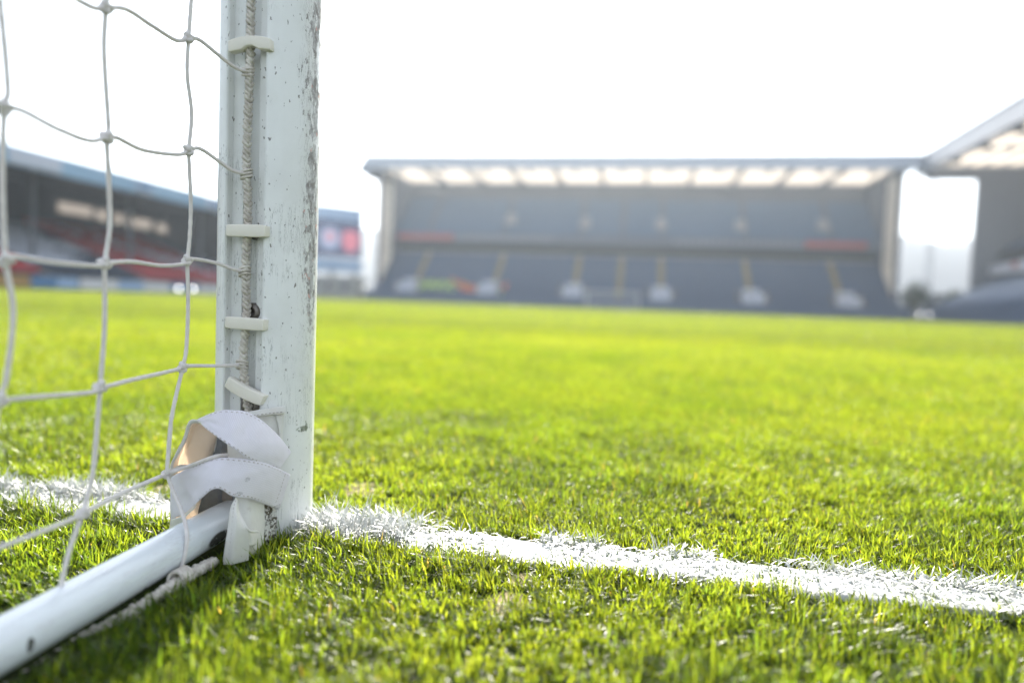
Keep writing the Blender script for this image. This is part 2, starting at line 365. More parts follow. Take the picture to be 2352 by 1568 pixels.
lean = np.clip(RNG.normal(.78, .38, n), 0, 1.45)
phi = oa + RNG.normal(0, .7, n); pref = vnoise(x, y, 8, 12) * 2 * pi; m = RNG.random(n) < .4; phi[m] = pref[m] + RNG.normal(0, .5, m.sum())
w = (.0010 + .0009 * RNG.random(n))
parts.append(blades(x, y, h, w, phi, lean, gcolor(x, y, n), 4 if False else 3, RNG.normal(0, .35, n)))
nf = 1150000
x, y, r = polar(nf, 1.7, 110, radians(47), -1)
k = (np.abs(y) > .066) | (r > 6); k &= (r < 14) | (y < 104); k &= RNG.random(nf) < .62 + .5 * vnoise(x, y, 4, 6); x, y, r = x[k], y[k], r[k]; n = len(x)
h = (.010 + .012 * RNG.random(n)) * (.75 + .5 * vnoise(x, y, 9, 8)) * (1 + .25 * np.clip(r / 20, 0, 1)); w = .0015 * (r / 1.7) ** .9 * (.7 + .6 * RNG.random(n))
sel = r < 7
for s_, sg in ((sel, 2), (~sel, 1)):
    q = s_.sum(); parts.append(blades(x[s_], y[s_], h[s_], w[s_], RNG.random(q) * 2 * pi, np.clip(RNG.normal(.5, .35, q), 0, 1.3), gcolor(x[s_], y[s_], q), sg, RNG.normal(0, .5, q)))
grass_object('grass', parts, M['grass'], 'short bright green turf grass covering the whole pitch')
# painted blades of the line: many pressed flat, tall untidy ones along both edges and by the post
wp = []
n = 6500; x = -1.6 + 3.6 * RNG.random(n); y = (RNG.random(n) * 2 - 1) * .060; y = y * LK + lc(x); k = np.hypot(x, y) > .06; x, y = x[k], y[k]; n = len(x)
k = RNG.random(n) < .2 + .8 * (vnoise(x, y, 18, 77) > .42); x, y = x[k], y[k]; n = len(x)
wc = lambda n: (np.array([.50, .52, .51]) * (.8 + .3 * RNG.random((n, 1))))
wp.append(blades(x, y, .008 + .013 * RNG.random(n), .0014 + .0014 * RNG.random(n), RNG.random(n) * 2 * pi, np.clip(RNG.normal(1.44, .09, n), .9, 1.52), wc(n), 3, RNG.normal(0, .4, n), np.full(n, .007)))
def tufts(n, x0, x1, y0, y1, hm, lm, thr, sd):
    x = x0 + (x1 - x0) * RNG.random(n); y = (y0 + (y1 - y0) * RNG.random(n)) * LK + lc(x); k = (vnoise(x, y, 16, sd) > thr) & (np.hypot(x, y) > .058); x, y = x[k], y[k]; n = len(x)
    c = wc(n); g = RNG.random(n) < .10; c[g] = gcolor(x[g], y[g], g.sum()) * .5 + .25
    wp.append(blades(x, y, hm * (.5 + RNG.random(n)), .0011 + .0012 * RNG.random(n), RNG.random(n) * 2 * pi, np.clip(RNG.normal(lm, .35, n), .1, 1.4), c, 4, RNG.normal(0, .5, n), np.full(n, .003)))
tufts(8000, -1.6, 2.0, .046, .09, .018, 1.0, .47, 51)
tufts(4200, -1.6, 2.0, -.066, -.05, .013, 1.0, .5, 52)
tufts(2000, -1.6, 2.0, -.058, .058, .013, 1.1, .66, 53)
tufts(800, .055, .19, -.045, .075, .030, .9, .36, 54)
tufts(2600, -.9, -.2, .03, .10, .024, .9, .35, 55)
n = 5200; x = -1.6 + 3.6 * RNG.random(n); y = (RNG.random(n) * 2 - 1) * .036 + lc(x); k = (np.hypot(x, y) > .06) & (vnoise(x, y, 12, 88) > .45); x, y = x[k], y[k]; n = len(x)
wp.append(blades(x, y, .006 + .012 * RNG.random(n), .0011 + .001 * RNG.random(n), RNG.random(n) * 2 * pi, np.clip(RNG.normal(1.1, .3, n), .2, 1.5), gcolor(x, y, n) * 1.0, 3, RNG.normal(0, .4, n), np.full(n, .005)))
grass_object('painted_grass', wp, M['wgrass'], 'white painted grass blades of the goal line, pressed flat and tufted along the edges')

# ------------------------------------------------------------------ goal post
post = thing('goal_post', (0, 0, 0), 'round white metal goal post with chipped paint and a net channel down its back', 'goal post')
R_ = .0568; hw = .0235; a0 = math.asin(hw / R_)
ang = np.linspace(-pi / 2 + a0, 3 * pi / 2 - a0, 90)
rr = R_ * (1 + .012 * np.exp(-((ang - (-pi / 2 + .75)) / .06) ** 2) + .012 * np.exp(-((ang - (3 * pi / 2 - .75)) / .06) ** 2))
prof = [(q * cos(t), q * sin(t)) for q, t in zip(rr, ang)]
yl = prof[-1][1]
prof += [(-hw + .001, yl + .0015), (-hw + .001, -.0400), (-.0095, -.0400), (-.0088, -.0393), (-.0088, -.028), (.0088, -.028), (.0088, -.0393), (.0095, -.0400), (hw - .001, -.0400), (hw - .001, yl + .0015)]
zs = np.linspace(-.08, 2.44, 40); n = len(prof)
v = [(a, b, z) for z in zs for a, b in prof]
f = [(i * n + j, i * n + (j + 1) % n, (i + 1) * n + (j + 1) % n, (i + 1) * n + j) for i in range(len(zs) - 1) for j in range(n)]
up = mk('upright', v, f + [tuple(range(n))[::-1], tuple((len(zs) - 1) * n + j for j in range(n))], M['post'], post)
for i, p in enumerate(up.data.polygons): p.use_smooth = abs(p.normal.z) < .5 and (i % n) < 89
YC = -.0535
def clip(px, py, tilt, arch, tip):
    c = Wy(px, py, YC); L, H, D = .0472, .0125, .0115; k = 21; mb = MB(); vv = []
    for i in range(k):
        s = i / (k - 1) * 2 - 1; xx = s * L / 2; zz = -arch * s * s + arch * .4
        top = H / 2; bot = -H / 2 + (.0032 * max(0, 1 - (abs(s) / .34) ** 4) if arch > 0 else 0)
        tp = 1 - .12 * abs(s) ** 6
        for (yy, z2) in ((-D / 2, top), (-D / 2 + .0012, top + .0008), (D / 2, top + .0004), (D / 2, bot), (-D / 2 + .0012, bot - .0006), (-D / 2, bot)):
            z2 = z2 * tp + zz
            a = tilt; X = xx * cos(a) - z2 * sin(a); Z = xx * sin(a) + z2 * cos(a)
            Y = yy * cos(tip) - Z * sin(tip) * .0
            vv.append(c + V(X, Y + tip * xx, Z))
    ff = [(i * 6 + j, i * 6 + (j + 1) % 6, (i + 1) * 6 + (j + 1) % 6, (i + 1) * 6 + j) for i in range(k - 1) for j in range(6)] + [(5, 4, 3, 2, 1, 0), tuple((k - 1) * 6 + j for j in range(6))]
    o = mk('net_clip', vv, ff, M['clip'], post, True); b = o.modifiers.new('edge', 'BEVEL'); b.width = .0007; b.segments = 2; b.limit_method = 'ANGLE'; b.angle_limit = radians(40)
clip(578, 104, .06, .0034, .10); clip(570, 531, .0, .0, 0); clip(567, 743, -.03, .0, 0); clip(566, 899, -.42, -.002, .05)
def bolt(px, py, r=.0105):
    c = Wy(px, py, -.0355); v, f = lathe([(.0, 0), (r, 0), (r, .004), (r * .9, .0065), (r * .6, .0078), (r * .42, .0078), (r * .40, .0055), (0.0001, .005)], 24)
    o = mk('bolt', [(c[0] + a, c[1] - z, c[2] + b) for a, b, z in v], [q[::-1] for q in f], M['bolt'], post, True)
bolt(584, 716); bolt(580, 930, .012); bolt(590, 538, .007)

# ------------------------------------------------------------------ ground bar
bar = thing('ground_bar', (0, -.45, 0), 'white glossy round tube lying on the grass and running back from the goal post', 'goal frame bar')
bp = catmull([(-.003, -.066, .030), (-.0025, -.1, .030), (0, -.25, .027), (.002, -.5, .024), (.003, -1.2, .024), (.0, -1.9, .024)], 60)
v, f = tube(bp, .0195, 40); mk('tube', v, f, M['bar'], bar, True)

# ------------------------------------------------------------------ net
net = thing('goal_net', (0, -.2, 0), 'white knotted cord net hanging beside the post and laced to it with rope', 'net')
def bulge(px): return -.012 + .010 * sin(px * .011)
def npt(px, py): return Wx(px, py, bulge(px) * (1 if px < 470 else max(0, (560 - px) / 90)) )
def cord(pts, rad=.0020, pre=(), post_=()):
    P = [npt(a, b) for a, b in pts]; P = list(pre) + P + list(post_)
    P = catmull(P, 14 * len(P)); s = np.arange(len(P))
    v, f = tube(P, rad * (1 + .05 * np.sin(s * 1.1) + .04 * RNG.standard_normal(len(P)) * .5), 10); mk('cord', v, f, M['cord'], net, True)
up_ = lambda px, py: npt(px, py)
cord([(-6, -60), (0, 0), (18, 200), (10, 248), (5, 420), (12, 598)]); cord([(12, 598), (30, 720), (14, 870), (-2, 918), (-30, 1100)])
cord([(256, -60), (243, 18)]); cord([(243, 18), (239, 120), (249, 290), (245, 315), (250, 420), (252, 520), (240, 604)])
cord([(240, 604), (240, 750), (230, 888)]); cord([(230, 888), (214, 1080), (190, 1178)])
zt = npt(140, 1350); cord([(190, 1178), (160, 1262), (142, 1338)], post_=[zt + V(.004, .0, -.004)])
cord([(443, -50), (433, 88)]); cord([(433, 88), (430, 170), (440, 262), (433, 345)]); cord([(433, 345), (438, 460), (436, 540), (430, 598)])
cord([(430, 598), (432, 700), (428, 800), (420, 843)]); cord([(420, 843), (394, 960), (383, 1088)])
YR = -.0485
rk = [Wy(570, 165, YR), Wy(566, 400, YR), Wy(562, 624, YR), Wy(556, 838, YR)]
cord([(120, -35), (170, -5), (215, 18), (243, 18)]); cord([(243, 18), (290, 22), (350, 60), (405, 93), (433, 88)]); cord([(433, 88), (458, 92), (500, 125), (540, 155)], post_=[rk[0]])
cord([(-60, 215), (10, 248)]); cord([(10, 248), (50, 254), (130, 295), (205, 323), (245, 315)]); cord([(245, 315), (270, 317), (330, 345), (410, 355), (433, 345)]); cord([(433, 345), (460, 342), (505, 372), (535, 392)], post_=[rk[1]])
cord([(-60, 590), (12, 598)]); cord([(12, 598), (25, 588), (130, 603), (225, 611), (240, 604)]); cord([(240, 604), (300, 601), (370, 610), (422, 606), (430, 598)]); cord([(430, 598), (448, 595), (500, 605), (535, 618)], post_=[rk[2]])
cord([(-60, 930), (0, 919)]); cord([(0, 919), (100, 910), (210, 901), (230, 888)]); cord([(230, 888), (250, 886), (300, 873), (400, 850), (420, 843)]); cord([(420, 843), (440, 840), (490, 840), (530, 839)], post_=[rk[3]])
cord([(-60, 1278), (80, 1226), (170, 1190), (190, 1178)])
st = lambda px, py, y: Wy(px, py, y)
K5 = st(383, 1088, -.128)
P = catmull([npt(190, 1178), npt(280, 1132), npt(345, 1104), K5], 60); v, f = tube(P, .0020, 10); mk('cord', v, f, M['cord'], net, True)
P = catmull([npt(393, 962), npt(388, 1030), K5], 30); v, f = tube(P, .0020, 10); mk('cord', v, f, M['cord'], net, True)
P = catmull([K5, ZY(345, 704, -.128), ZY(500, 645, -.133), ZY(600, 612, -.130), ZY(690, 602, -.118)], 60); v, f = tube(P, .0020, 10); mk('cord', v, f, M['cord'], net, True)
P = catmull([K5, st(398, 1128, -.138), st(416, 1170, -.150), st(429, 1220, -.165), st(426, 1265, -.175), Wz(416, 1306, .016)], 60); v, f = tube(P, .0020, 10); mk('cord', v, f, M['cord'], net, True)
def knot(c, s=1.0, seed=0):
    t = np.linspace(0, 2 * pi, 90); q = random.Random(seed)
    p = np.stack([np.sin(t) + 2 * np.sin(2 * t), np.cos(t) - 2 * np.cos(2 * t), -1.5 * np.sin(3 * t)], 1) * .00118 * s
    a, b, g = q.random() * 6, q.random() * .7 - .35, q.random() * .7 - .35
    # knot plane faces away from the net plane
    Rz = np.array([[1, 0, 0], [0, cos(a), -sin(a)], [0, sin(a), cos(a)]]); p = p[:, [2, 0, 1]] @ Rz.T
    Ry = np.array([[cos(b), 0, sin(b)], [0, 1, 0], [-sin(b), 0, cos(b)]]); p = p @ Ry.T
    mb = MB(); mb.tube(c + p, .0021 * s, 9)
    v, f = lathe([(.0005, -.003), (.0026, -.0018), (.003, 0), (.0026, .0018), (.0005, .003)], 12); mb.add(np.array(v) * s + c, f)
    mb.build('knot', M['cord'], net, True)
for i, (a, b) in enumerate([(243, 18), (433, 88), (10, 248), (245, 315), (433, 345), (12, 598), (240, 604), (430, 598), (-1, 918), (230, 888), (420, 843), (190, 1178)]): knot(npt(a, b), 1.18, i + 3)
knot(K5, 1.15, 40)
def braid(path, name, pitch, a, b, rad, parent, n=500, mat='rope'):
    P = catmull(path, n); T, N, B = frames(P); L = np.r_[0, np.cumsum(np.linalg.norm(np.diff(P, axis=0), axis=1))]
    mb = MB()
    for k in range(3):
        th = L / pitch * 2 * pi + k * 2 * pi / 3; wob = 1 + .22 * (vnoise(L, L * 0 + k, 90, 61) - .5)
        q = P + N * (a * np.sin(th) * wob)[:, None] + B * (b * np.sin(2 * th))[:, None]
        mb.tube(q, rad * (1 + .30 * np.sin(th * 2 + k) + .08 * RNG.standard_normal(n) * .5), 8)
    for i in range(0, n, 3):      # loose fibres
        d = RNG.standard_normal(3); d /= np.linalg.norm(d); c = P[i] + d * rad * 1.2; e = c + d * (.0012 + .0028 * RNG.random() ** 2) + T[i] * .002 * RNG.standard_normal()
        if i % 9 == 0: mb.tube([c, (c + e) / 2 + T[i] * .0006, e], .00012, 4)
    return mb.build(name, M[mat], parent, True)
rope_px = [(584, -60), (577, 20), (576, 110), (574, 170), (571, 250), (568, 330), (567, 400), (570, 455), (569, 530), (566, 585), (565, 640), (567, 690), (566, 745), (560, 800), (561, 845), (563, 885), (568, 915), (572, 942), (575, 960)]
braid([Wy(a, b, YR + (.004 if b > 900 else 0)) for a, b in rope_px], 'lacing_rope', .0165, .0036, .0017, .00225, net, 1100)
for i, c in enumerate(rk): # where the mesh cords are lashed to the rope
    mb = MB()
    for j in range(3):
        t = np.linspace(0, 2 * pi, 26); z = (j - 1) * .0036
        mb.tube(np.stack([c[0] + .0056 * np.cos(t), c[1] + .0056 * np.sin(t), c[2] + z + .002 * np.sin(t + i)], 1), .0016, 7)
    mb.build('lashing', M['rope'], net, True)
braid([Wz(492, 1288, .010), Wz(455, 1308, .011), Wz(415, 1332, .012), Wz(370, 1362, .010), Wz(320, 1395, .006), Wz(262, 1428, .001), Wz(190, 1468, -.004), Wz(100, 1530, -.006), (.035, -.75, -.006)], 'ground_rope', .016, .0036, .0026, .0031, net, 420)
mb = MB(); c = Wz(413, 1322, .016)
for j in range(4):
    t = np.linspace(0, 2 * pi, 26); mb.tube(np.stack([c[0] + .0075 * np.cos(t), c[1] + (j - 1.5) * .004 + .002 * np.sin(t), c[2] - .002 + .0075 * np.sin(t)], 1), .0019, 7)
mb.build('lashing', M['rope'], net, True)

# ------------------------------------------------------------------ wrap strapped over the joint of post and bar
wrap = thing('corner_wrap', (-.01, -.09, 0), 'white vinyl wrap with two webbing straps tied around the foot of the goal post', 'strap wrap')
def loft(name, curves, mat, n=48, m=4, th=.0016, sub=1, parent=None, fold=0, label=None, across=False):
    C = [catmull([ZY(*p) for p in c], n) for c in curves]
    rows = []
    for i in range(len(C) - 1):
        for k in range(m): rows.append(C[i] * (1 - k / m) + C[i + 1] * (k / m))
    rows.append(C[-1]); rows = np.array(rows); nr = len(rows)
    if across:
        t = np.linspace(0, 1, 2 * m + 1)[:, None, None]; rows = C[0] * (1 - t) * (1 - 2 * t) + C[1] * 4 * t * (1 - t) + C[2] * t * (2 * t - 1); nr = len(rows)
    if fold: rows = rows + (vnoise(np.arange(n)[None] * .21 + np.zeros((nr, 1)), np.arange(nr)[:, None] * .35, 1, int(fold * 1e5)) - .5)[..., None] * V(.2, -1, .3) * fold
    L = np.r_[0, np.cumsum(np.linalg.norm(np.diff(rows.mean(0), axis=0), axis=1))]
    W = np.r_[0, np.cumsum(np.linalg.norm(np.diff(rows.mean(1), axis=0), axis=1))]
    uv = [(L[i], W[j]) for j in range(nr) for i in range(n)]
    v = rows.reshape(-1, 3); f = [(j * n + i, j * n + i + 1, (j + 1) * n + i + 1, (j + 1) * n + i) for j in range(nr - 1) for i in range(n - 1)]
    o = mk(name, v, f, mat, parent or wrap, True, None, uv, label)
    s = o.modifiers.new('thickness', 'SOLIDIFY'); s.thickness = th; s.offset = 0
    if sub: q = o.modifiers.new('smooth', 'SUBSURF'); q.levels = q.render_levels = sub
    o['rows'] = 0; del o['rows']
    return o, rows
def stitches(rows, parent, frac, step=.0042, lift=.0009):
    nr, n, _ = rows.shape; j = frac * (nr - 1); j0 = int(j); P = rows[j0] * (1 - j + j0) + rows[min(j0 + 1, nr - 1)] * (j - j0)
    P = catmull(P, 400); L = np.r_[0, np.cumsum(np.linalg.norm(np.diff(P, axis=0), axis=1))]; mb = MB(); s = .003
    while s < L[-1] - .005:
        q = np.stack([np.interp([s, s + .0012, s + .0024], L, P[:, k]) for k in range(3)], 1)
        q = q + (CAM - q) / np.linalg.norm(CAM - q, axis=1)[:, None] * lift
        mb.tube(q, .0003 + .0001 * random.random(), 5); s += step
    mb.build('stitching', M['thread'], parent, True)
def end_stitches(rows, parent, frac, lift=.0012):
    n = rows.shape[1]; i = int(frac * (n - 1)); stitches(np.stack([rows[:, i]] * 2, 0), parent, 0, .0042, lift)
YB = -.056
# panel lying on the back of the post
bk, r_ = loft('back_panel', [[(690, 250, -.064), (880, 214, -.066), (1040, 188, -.058), (1203, 163, -.044)], [(690, 420, -.068), (880, 420, -.068), (1040, 400, -.060), (1192, 370, -.046)], [(700, 720, -.072), (880, 720, -.074), (1040, 720, -.064), (1180, 700, -.048)]], M['vinyl'], 40, 6, .0018, 1, None, .0012)
hem, r2 = loft('hem', [[(880, 214, -.069), (1040, 186, -.061), (1208, 160, -.046)], [(905, 268, -.071), (1050, 250, -.063), (1208, 236, -.048)]], M['vinyl'], 30, 4, .0028, 1, bk)
stitches(r2, hem, .72, .0042, .002)
hem2, r3 = loft('hem', [[(1192, 240, -.0475), (1190, 360, -.0475), (1182, 500, -.049)], [(1120, 245, -.0535), (1150, 360, -.053), (1158, 500, -.0525)]], M['vinyl'], 24, 4, .0022, 1, bk)
# side flap on the far side: thin, sun shines through
side, rs = loft('side_flap', [
    [(425, 287, -.108), (350, 298, -.106), (302, 440, -.104), (225, 600, -.103), (182, 700, -.102), (186, 820, -.102), (186, 1050, -.101), (176, 1285, -.1)],
    [(432, 310, -.088), (372, 345, -.086), (318, 500, -.084), (262, 640, -.082), (250, 720, -.082), (250, 820, -.082), (240, 1050, -.082), (226, 1270, -.082)],
    [(470, 335, -.089), (418, 365, -.088), (345, 530, -.086), (300, 660, -.084), (290, 740, -.084), (285, 830, -.084), (270, 1050, -.084), (250, 1250, -.084)],
    [(590, 400, -.060), (598, 445, -.058), (580, 540, -.058), (552, 640, -.058), (530, 730, -.058), (500, 860, -.058), (470, 1000, -.058), (420, 1175, -.058)]], M['flap'], 60, 5, .0012, 1, None, .0016)
oh, _ = loft('hem', [[(425, 287, -.1085), (350, 298, -.1065), (302, 440, -.1045), (225, 600, -.1035), (182, 700, -.1025), (186, 820, -.1025)], [(446, 318, -.106), (372, 330, -.104), (322, 470, -.102), (250, 610, -.101), (212, 690, -.100), (214, 820, -.100)]], M['vinyl'], 40, 3, .0022, 1, side, .0008)
lowf, _ = loft('lower_fold', [[(190, 735, -.104), (262, 690, -.096), (345, 690, -.084)], [(188, 790, -.106), (262, 745, -.098), (350, 720, -.086)]], M['vinyl'], 20, 3, .0015, 1, side, .001)
edge_, _ = loft('edge_strip', [[(584, 450, -.0565), (560, 560, -.0565), (536, 640, -.0565)], [(604, 455, -.0565), (588, 540, -.0565), (562, 640, -.0565)]], M['vinyl'], 20, 3, .0015, 1, side)
# dark plates added behind the openings to stand for their inner shade
jb = MB()
for (a, b, y0_, y1_) in ((535, 655, -.0585, -.050), (655, 745, -.050, -.0600)):
    q = [ZY(a, 420, y0_), ZY(b, 420, y1_), ZY(b, 1220, y1_), ZY(a if a > 600 else 425, 1220, y0_)]; jb.hexa([p for p in q] + [p + V(0, -.002, 0) for p in q])
jb.build('shade_plate', M['joint'], bar)
# upper strap
us, ru = loft('upper_strap', [
    [(420, 288, -.109), (540, 232, -.118), (650, 200, -.116), (760, 202, -.108), (860, 212, -.098), (1000, 290, -.082), (1150, 430, -.064), (1266, 578, -.046)],
    [(428, 292, -.1115), (530, 300, -.1235), (640, 340, -.1265), (740, 370, -.123), (840, 410, -.1135), (975, 485, -.100), (1100, 570, -.083), (1215, 650, -.0585)],
    [(432, 300, -.112), (500, 365, -.126), (570, 420, -.133), (700, 512, -.134), (800, 580, -.126), (870, 632, -.117), (980, 675, -.101), (1165, 722, -.070)]], M['strap'], 60, 8, .0015, 1, None, .0016, None, True)
stitches(ru, us, .05, .0055); stitches(ru, us, .955, .0055)
# lower strap, arching over the bar
ls, rl = loft('lower_strap', [
    [(188, 800, -.104), (345, 716, -.122), (500, 655, -.131), (620, 628, -.131), (710, 625, -.127), (880, 640, -.114), (1060, 682, -.090), (1262, 776, -.049)],
    [(184, 985, -.1055), (320, 900, -.1245), (470, 800, -.138), (600, 765, -.1395), (720, 790, -.133), (880, 815, -.118), (1040, 855, -.095), (1210, 930, -.058)],
    [(186, 1180, -.104), (330, 1118, -.124), (470, 985, -.142), (540, 922, -.145), (625, 905, -.143), (735, 972, -.134), (870, 993, -.119), (1000, 1033, -.097), (1155, 1096, -.064)]], M['strap'], 72, 8, .0015, 1, None, .0018, None, True)
stitches(rl, ls, .06, .0055); stitches(rl, ls, .94, .0055); end_stitches(rl, ls, .955)
loft('hem', [[(186, 1170, -.106), (250, 1160, -.116), (330, 1118, -.126), (420, 1045, -.136)], [(178, 1288, -.104), (236, 1262, -.112), (300, 1185, -.120), (400, 1075, -.131)]], M['vinyl'], 24, 4, .002, 1, side, .002)
# flap hanging in front of the bar
fb, _ = loft('lower_flap', [
    [(770, 960, -.112), (880, 970, -.106), (1020, 1030, -.088)], [(800, 1120, -.116), (900, 1120, -.108), (1020, 1150, -.086)],
    [(800, 1300, -.122), (900, 1290, -.112), (1016, 1270, -.086)], [(780, 1560, -.126), (890, 1530, -.116), (1012, 1450, -.088)]], M['vinyl'], 30, 5, .0018, 1, None, .001)
ff, rf = loft('folded_flap', [
    [(772, 972, -.128), (726, 1060, -.136), (705, 1200, -.140), (678, 1380, -.142), (648, 1585, -.140)],
    [(778, 1000, -.128), (770, 1100, -.138), (772, 1220, -.143), (758, 1380, -.144), (735, 1585, -.142)],
    [(782, 1040, -.124), (786, 1110, -.127), (842, 1225, -.131), (900, 1290, -.128), (955, 1296, -.112)],
    ][:2] + [[(780, 1010, -.126), (788, 1110, -.130), (850, 1235, -.134), (890, 1330, -.131), (885, 1545, -.126)]], M['vinyl'], 40, 5, .0018, 1, None, .0008)
lip = catmull([ZY(*p) for p in [(782, 1020, -.126), (788, 1110, -.130), (838, 1215, -.134), (890, 1283, -.130), (962, 1290, -.104)]], 40)
mb = MB(); mb.tube(lip, .0016, 8); mb.build('rolled_edge', M['vinyl'], ff, True)
loft('lip', [[(788, 1110, -.1305), (838, 1215, -.1345), (890, 1283, -.1305), (962, 1290, -.105)], [(840, 1400, -.133), (865, 1410, -.132), (905, 1420, -.126), (965, 1400, -.106)]], M['vinyl'], 20, 4, .0016, 1, ff)
stitches(rf[:6], ff, .55, .0042)
dv, _ = loft('soiled_hem', [[(1012, 1040, -.078), (1130, 1075, -.062)], [(1015, 1200, -.078), (1122, 1200, -.062)], [(1010, 1400, -.078), (1090, 1360, -.064)]], M['dirt'], 24, 5, .005, 1, None, .003, 'white hem caked with dark soil')
mb = MB(); mb.tube(catmull([ZY(1012, 1045, -.082), ZY(1018, 1200, -.083), ZY(1010, 1350, -.083)], 20), .0014, 8); mb.build('rolled_edge', M['vinyl'], fb, True)

# ------------------------------------------------------------------ grandstands
def steps(mb, p0, p1, n, along, a0, a1, cell=None, colour=None, seatback=True):
    """tread/riser rows from p0=(d,z) to p1, extruded along 'x' or 'y' between a0 and a1; one seat strip per row"""
    cuts = [a0, a1] if cell is None else list(np.linspace(a0, a1, max(2, int(round(abs(a1 - a0) / cell)) + 1)))
    for i in range(n):
        d0 = p0[0] + (p1[0] - p0[0]) * i / n; d1 = p0[0] + (p1[0] - p0[0]) * (i + 1) / n
        z = p0[1] + (p1[1] - p0[1]) * i / n; zb = min(p0[1], 0) - .1 if False else z - .6
        lo, hi = min(d0, d1), max(d0, d1)
        if along == 'x': mb.box(a0, a1, lo, hi, zb, z, 0)
        else: mb.box(lo, hi, a0, a1, zb, z, 0)
        s0 = d0 + (d1 - d0) * .45; s1 = d0 + (d1 - d0) * .95; sl, sh = min(s0, s1), max(s0, s1)
        for c0, c1 in zip(cuts[:-1], cuts[1:]):
            m = 1 if colour is None else colour(i, (c0 + c1) / 2)
            q0, q1 = c0 + .03, c1 - .03
            bk0, bk1 = (s1 - (d1 - d0) * .1, s1) if d1 > d0 else (s1, s1 - (d1 - d0) * .1)
            if along == 'x': mb.box(q0, q1, sl, sh, z + .38, z + .46, m); mb.box(q0, q1, min(bk0, bk1), max(bk0, bk1), z + .46, z + .85, m)
            else: mb.box(sl, sh, q0, q1, z + .38, z + .46, m); mb.box(min(bk0, bk1), max(bk0, bk1), q0, q1, z + .46, z + .85, m)
YF = 105.5; XL, XR = Wy(838, 380, YF)[0], 39.2
hz = MB().box(-960, 960, -960, 960, -3, 95).build('haze', [], None); tag(hz, 'thin haze added over the pitch for the lens flare veil', 'haze', None, 'stuff')
t_ = NT('flare_veil_air'); t_.set(t_.out.inputs['Volume'], t_.n('ShaderNodeVolumePrincipled', Color=(.76, .87, 1), Density=.0007, Anisotropy=.62)); hz.data.materials.append(t_.m)  # air volume added to imitate a lens flare veil over the stands
far = thing('grandstand', (-1, 115, 0), 'large two tiered grandstand behind the far goal with cream lit roof panels', 'grandstand')
MB().box(XL, XR, YF - .3, YF + .3, 20.2, 21.9).box(XL, XR, YF - .5, YF + .2, 21.9, 22.1).build('fascia', M['fascia'], far)
nb = 12; xs = np.linspace(XL + 2.0, XR - 2.4, nb)
mb = MB().box(XL, xs[0], YF + .3, 124, 20.75, 21.2).box(xs[-1], XR, YF + .3, 124, 20.75, 21.2).box(XL, XR, 123, 126, 20.75, 21.2)
mb.build('roof', M['clad'], far)
for a, b in zip(xs[:-1], xs[1:]):
    pn = MB().box(a + .25, b - .25, YF + .4, 122.9, 20.95, 21.05).build('roof_panel', M['roofglow'], far)
    pu = MB()
    for yy in np.linspace(YF + 2, 121.5, 8): pu.box(a + .25, b - .25, yy - .05, yy + .05, 20.8, 20.93)
    pu.build('purlin', M['steel'], pn)
for a in xs:
    MB().box(a - .26, a + .26, YF + .35, 122.9, 20.3, 20.94).build('roof_beam', M['clad'], far)
for a in xs[:-1] + 3.4:
    MB().box(a - .3, a + .3, YF + .4, YF + 2.2, 19.9, 20.7).build('floodlight', M['steel'], far)
MB().hexa([(XL - 1.3, YF - .2, 20.0), (XL + .9, YF - .2, 18.6), (XL + .9, 123, 18.6), (XL - 1.3, 123, 20.0), (XL - .02, YF - .2, 21.6), (XL + .9, YF - .2, 20.19), (XL + .9, 123, 20.7), (XL - .02, 123, 21.6)]).build('roof_bracket', M['clad'], far)
fv = MB()
for x0, x1, z0, z1 in ((-41, -22, 22.6, 21.7), (-22, -21, 22.9, 21.7)): pass
for k in range(18): fv.bar((XL + 2 + k * 4.55, YF + 3, 21.2), (XL + 2 + k * 4.55, YF + 3, 22.1 + .5 * (k % 3 == 0)), .12, .12)
fv.bar((XL, YF + .5, 21.6), (XL + 22, YF + 5, 22.7), .5, .3).bar((XR, YF + .5, 21.6), (XR - 22, YF + 5, 22.7), .5, .3)
fv.build('roof_mast', M['steel'], far)
MB().box(XL, XR, 123.2, 124, 8, 20.7).build('back_wall', M['clad'], far)
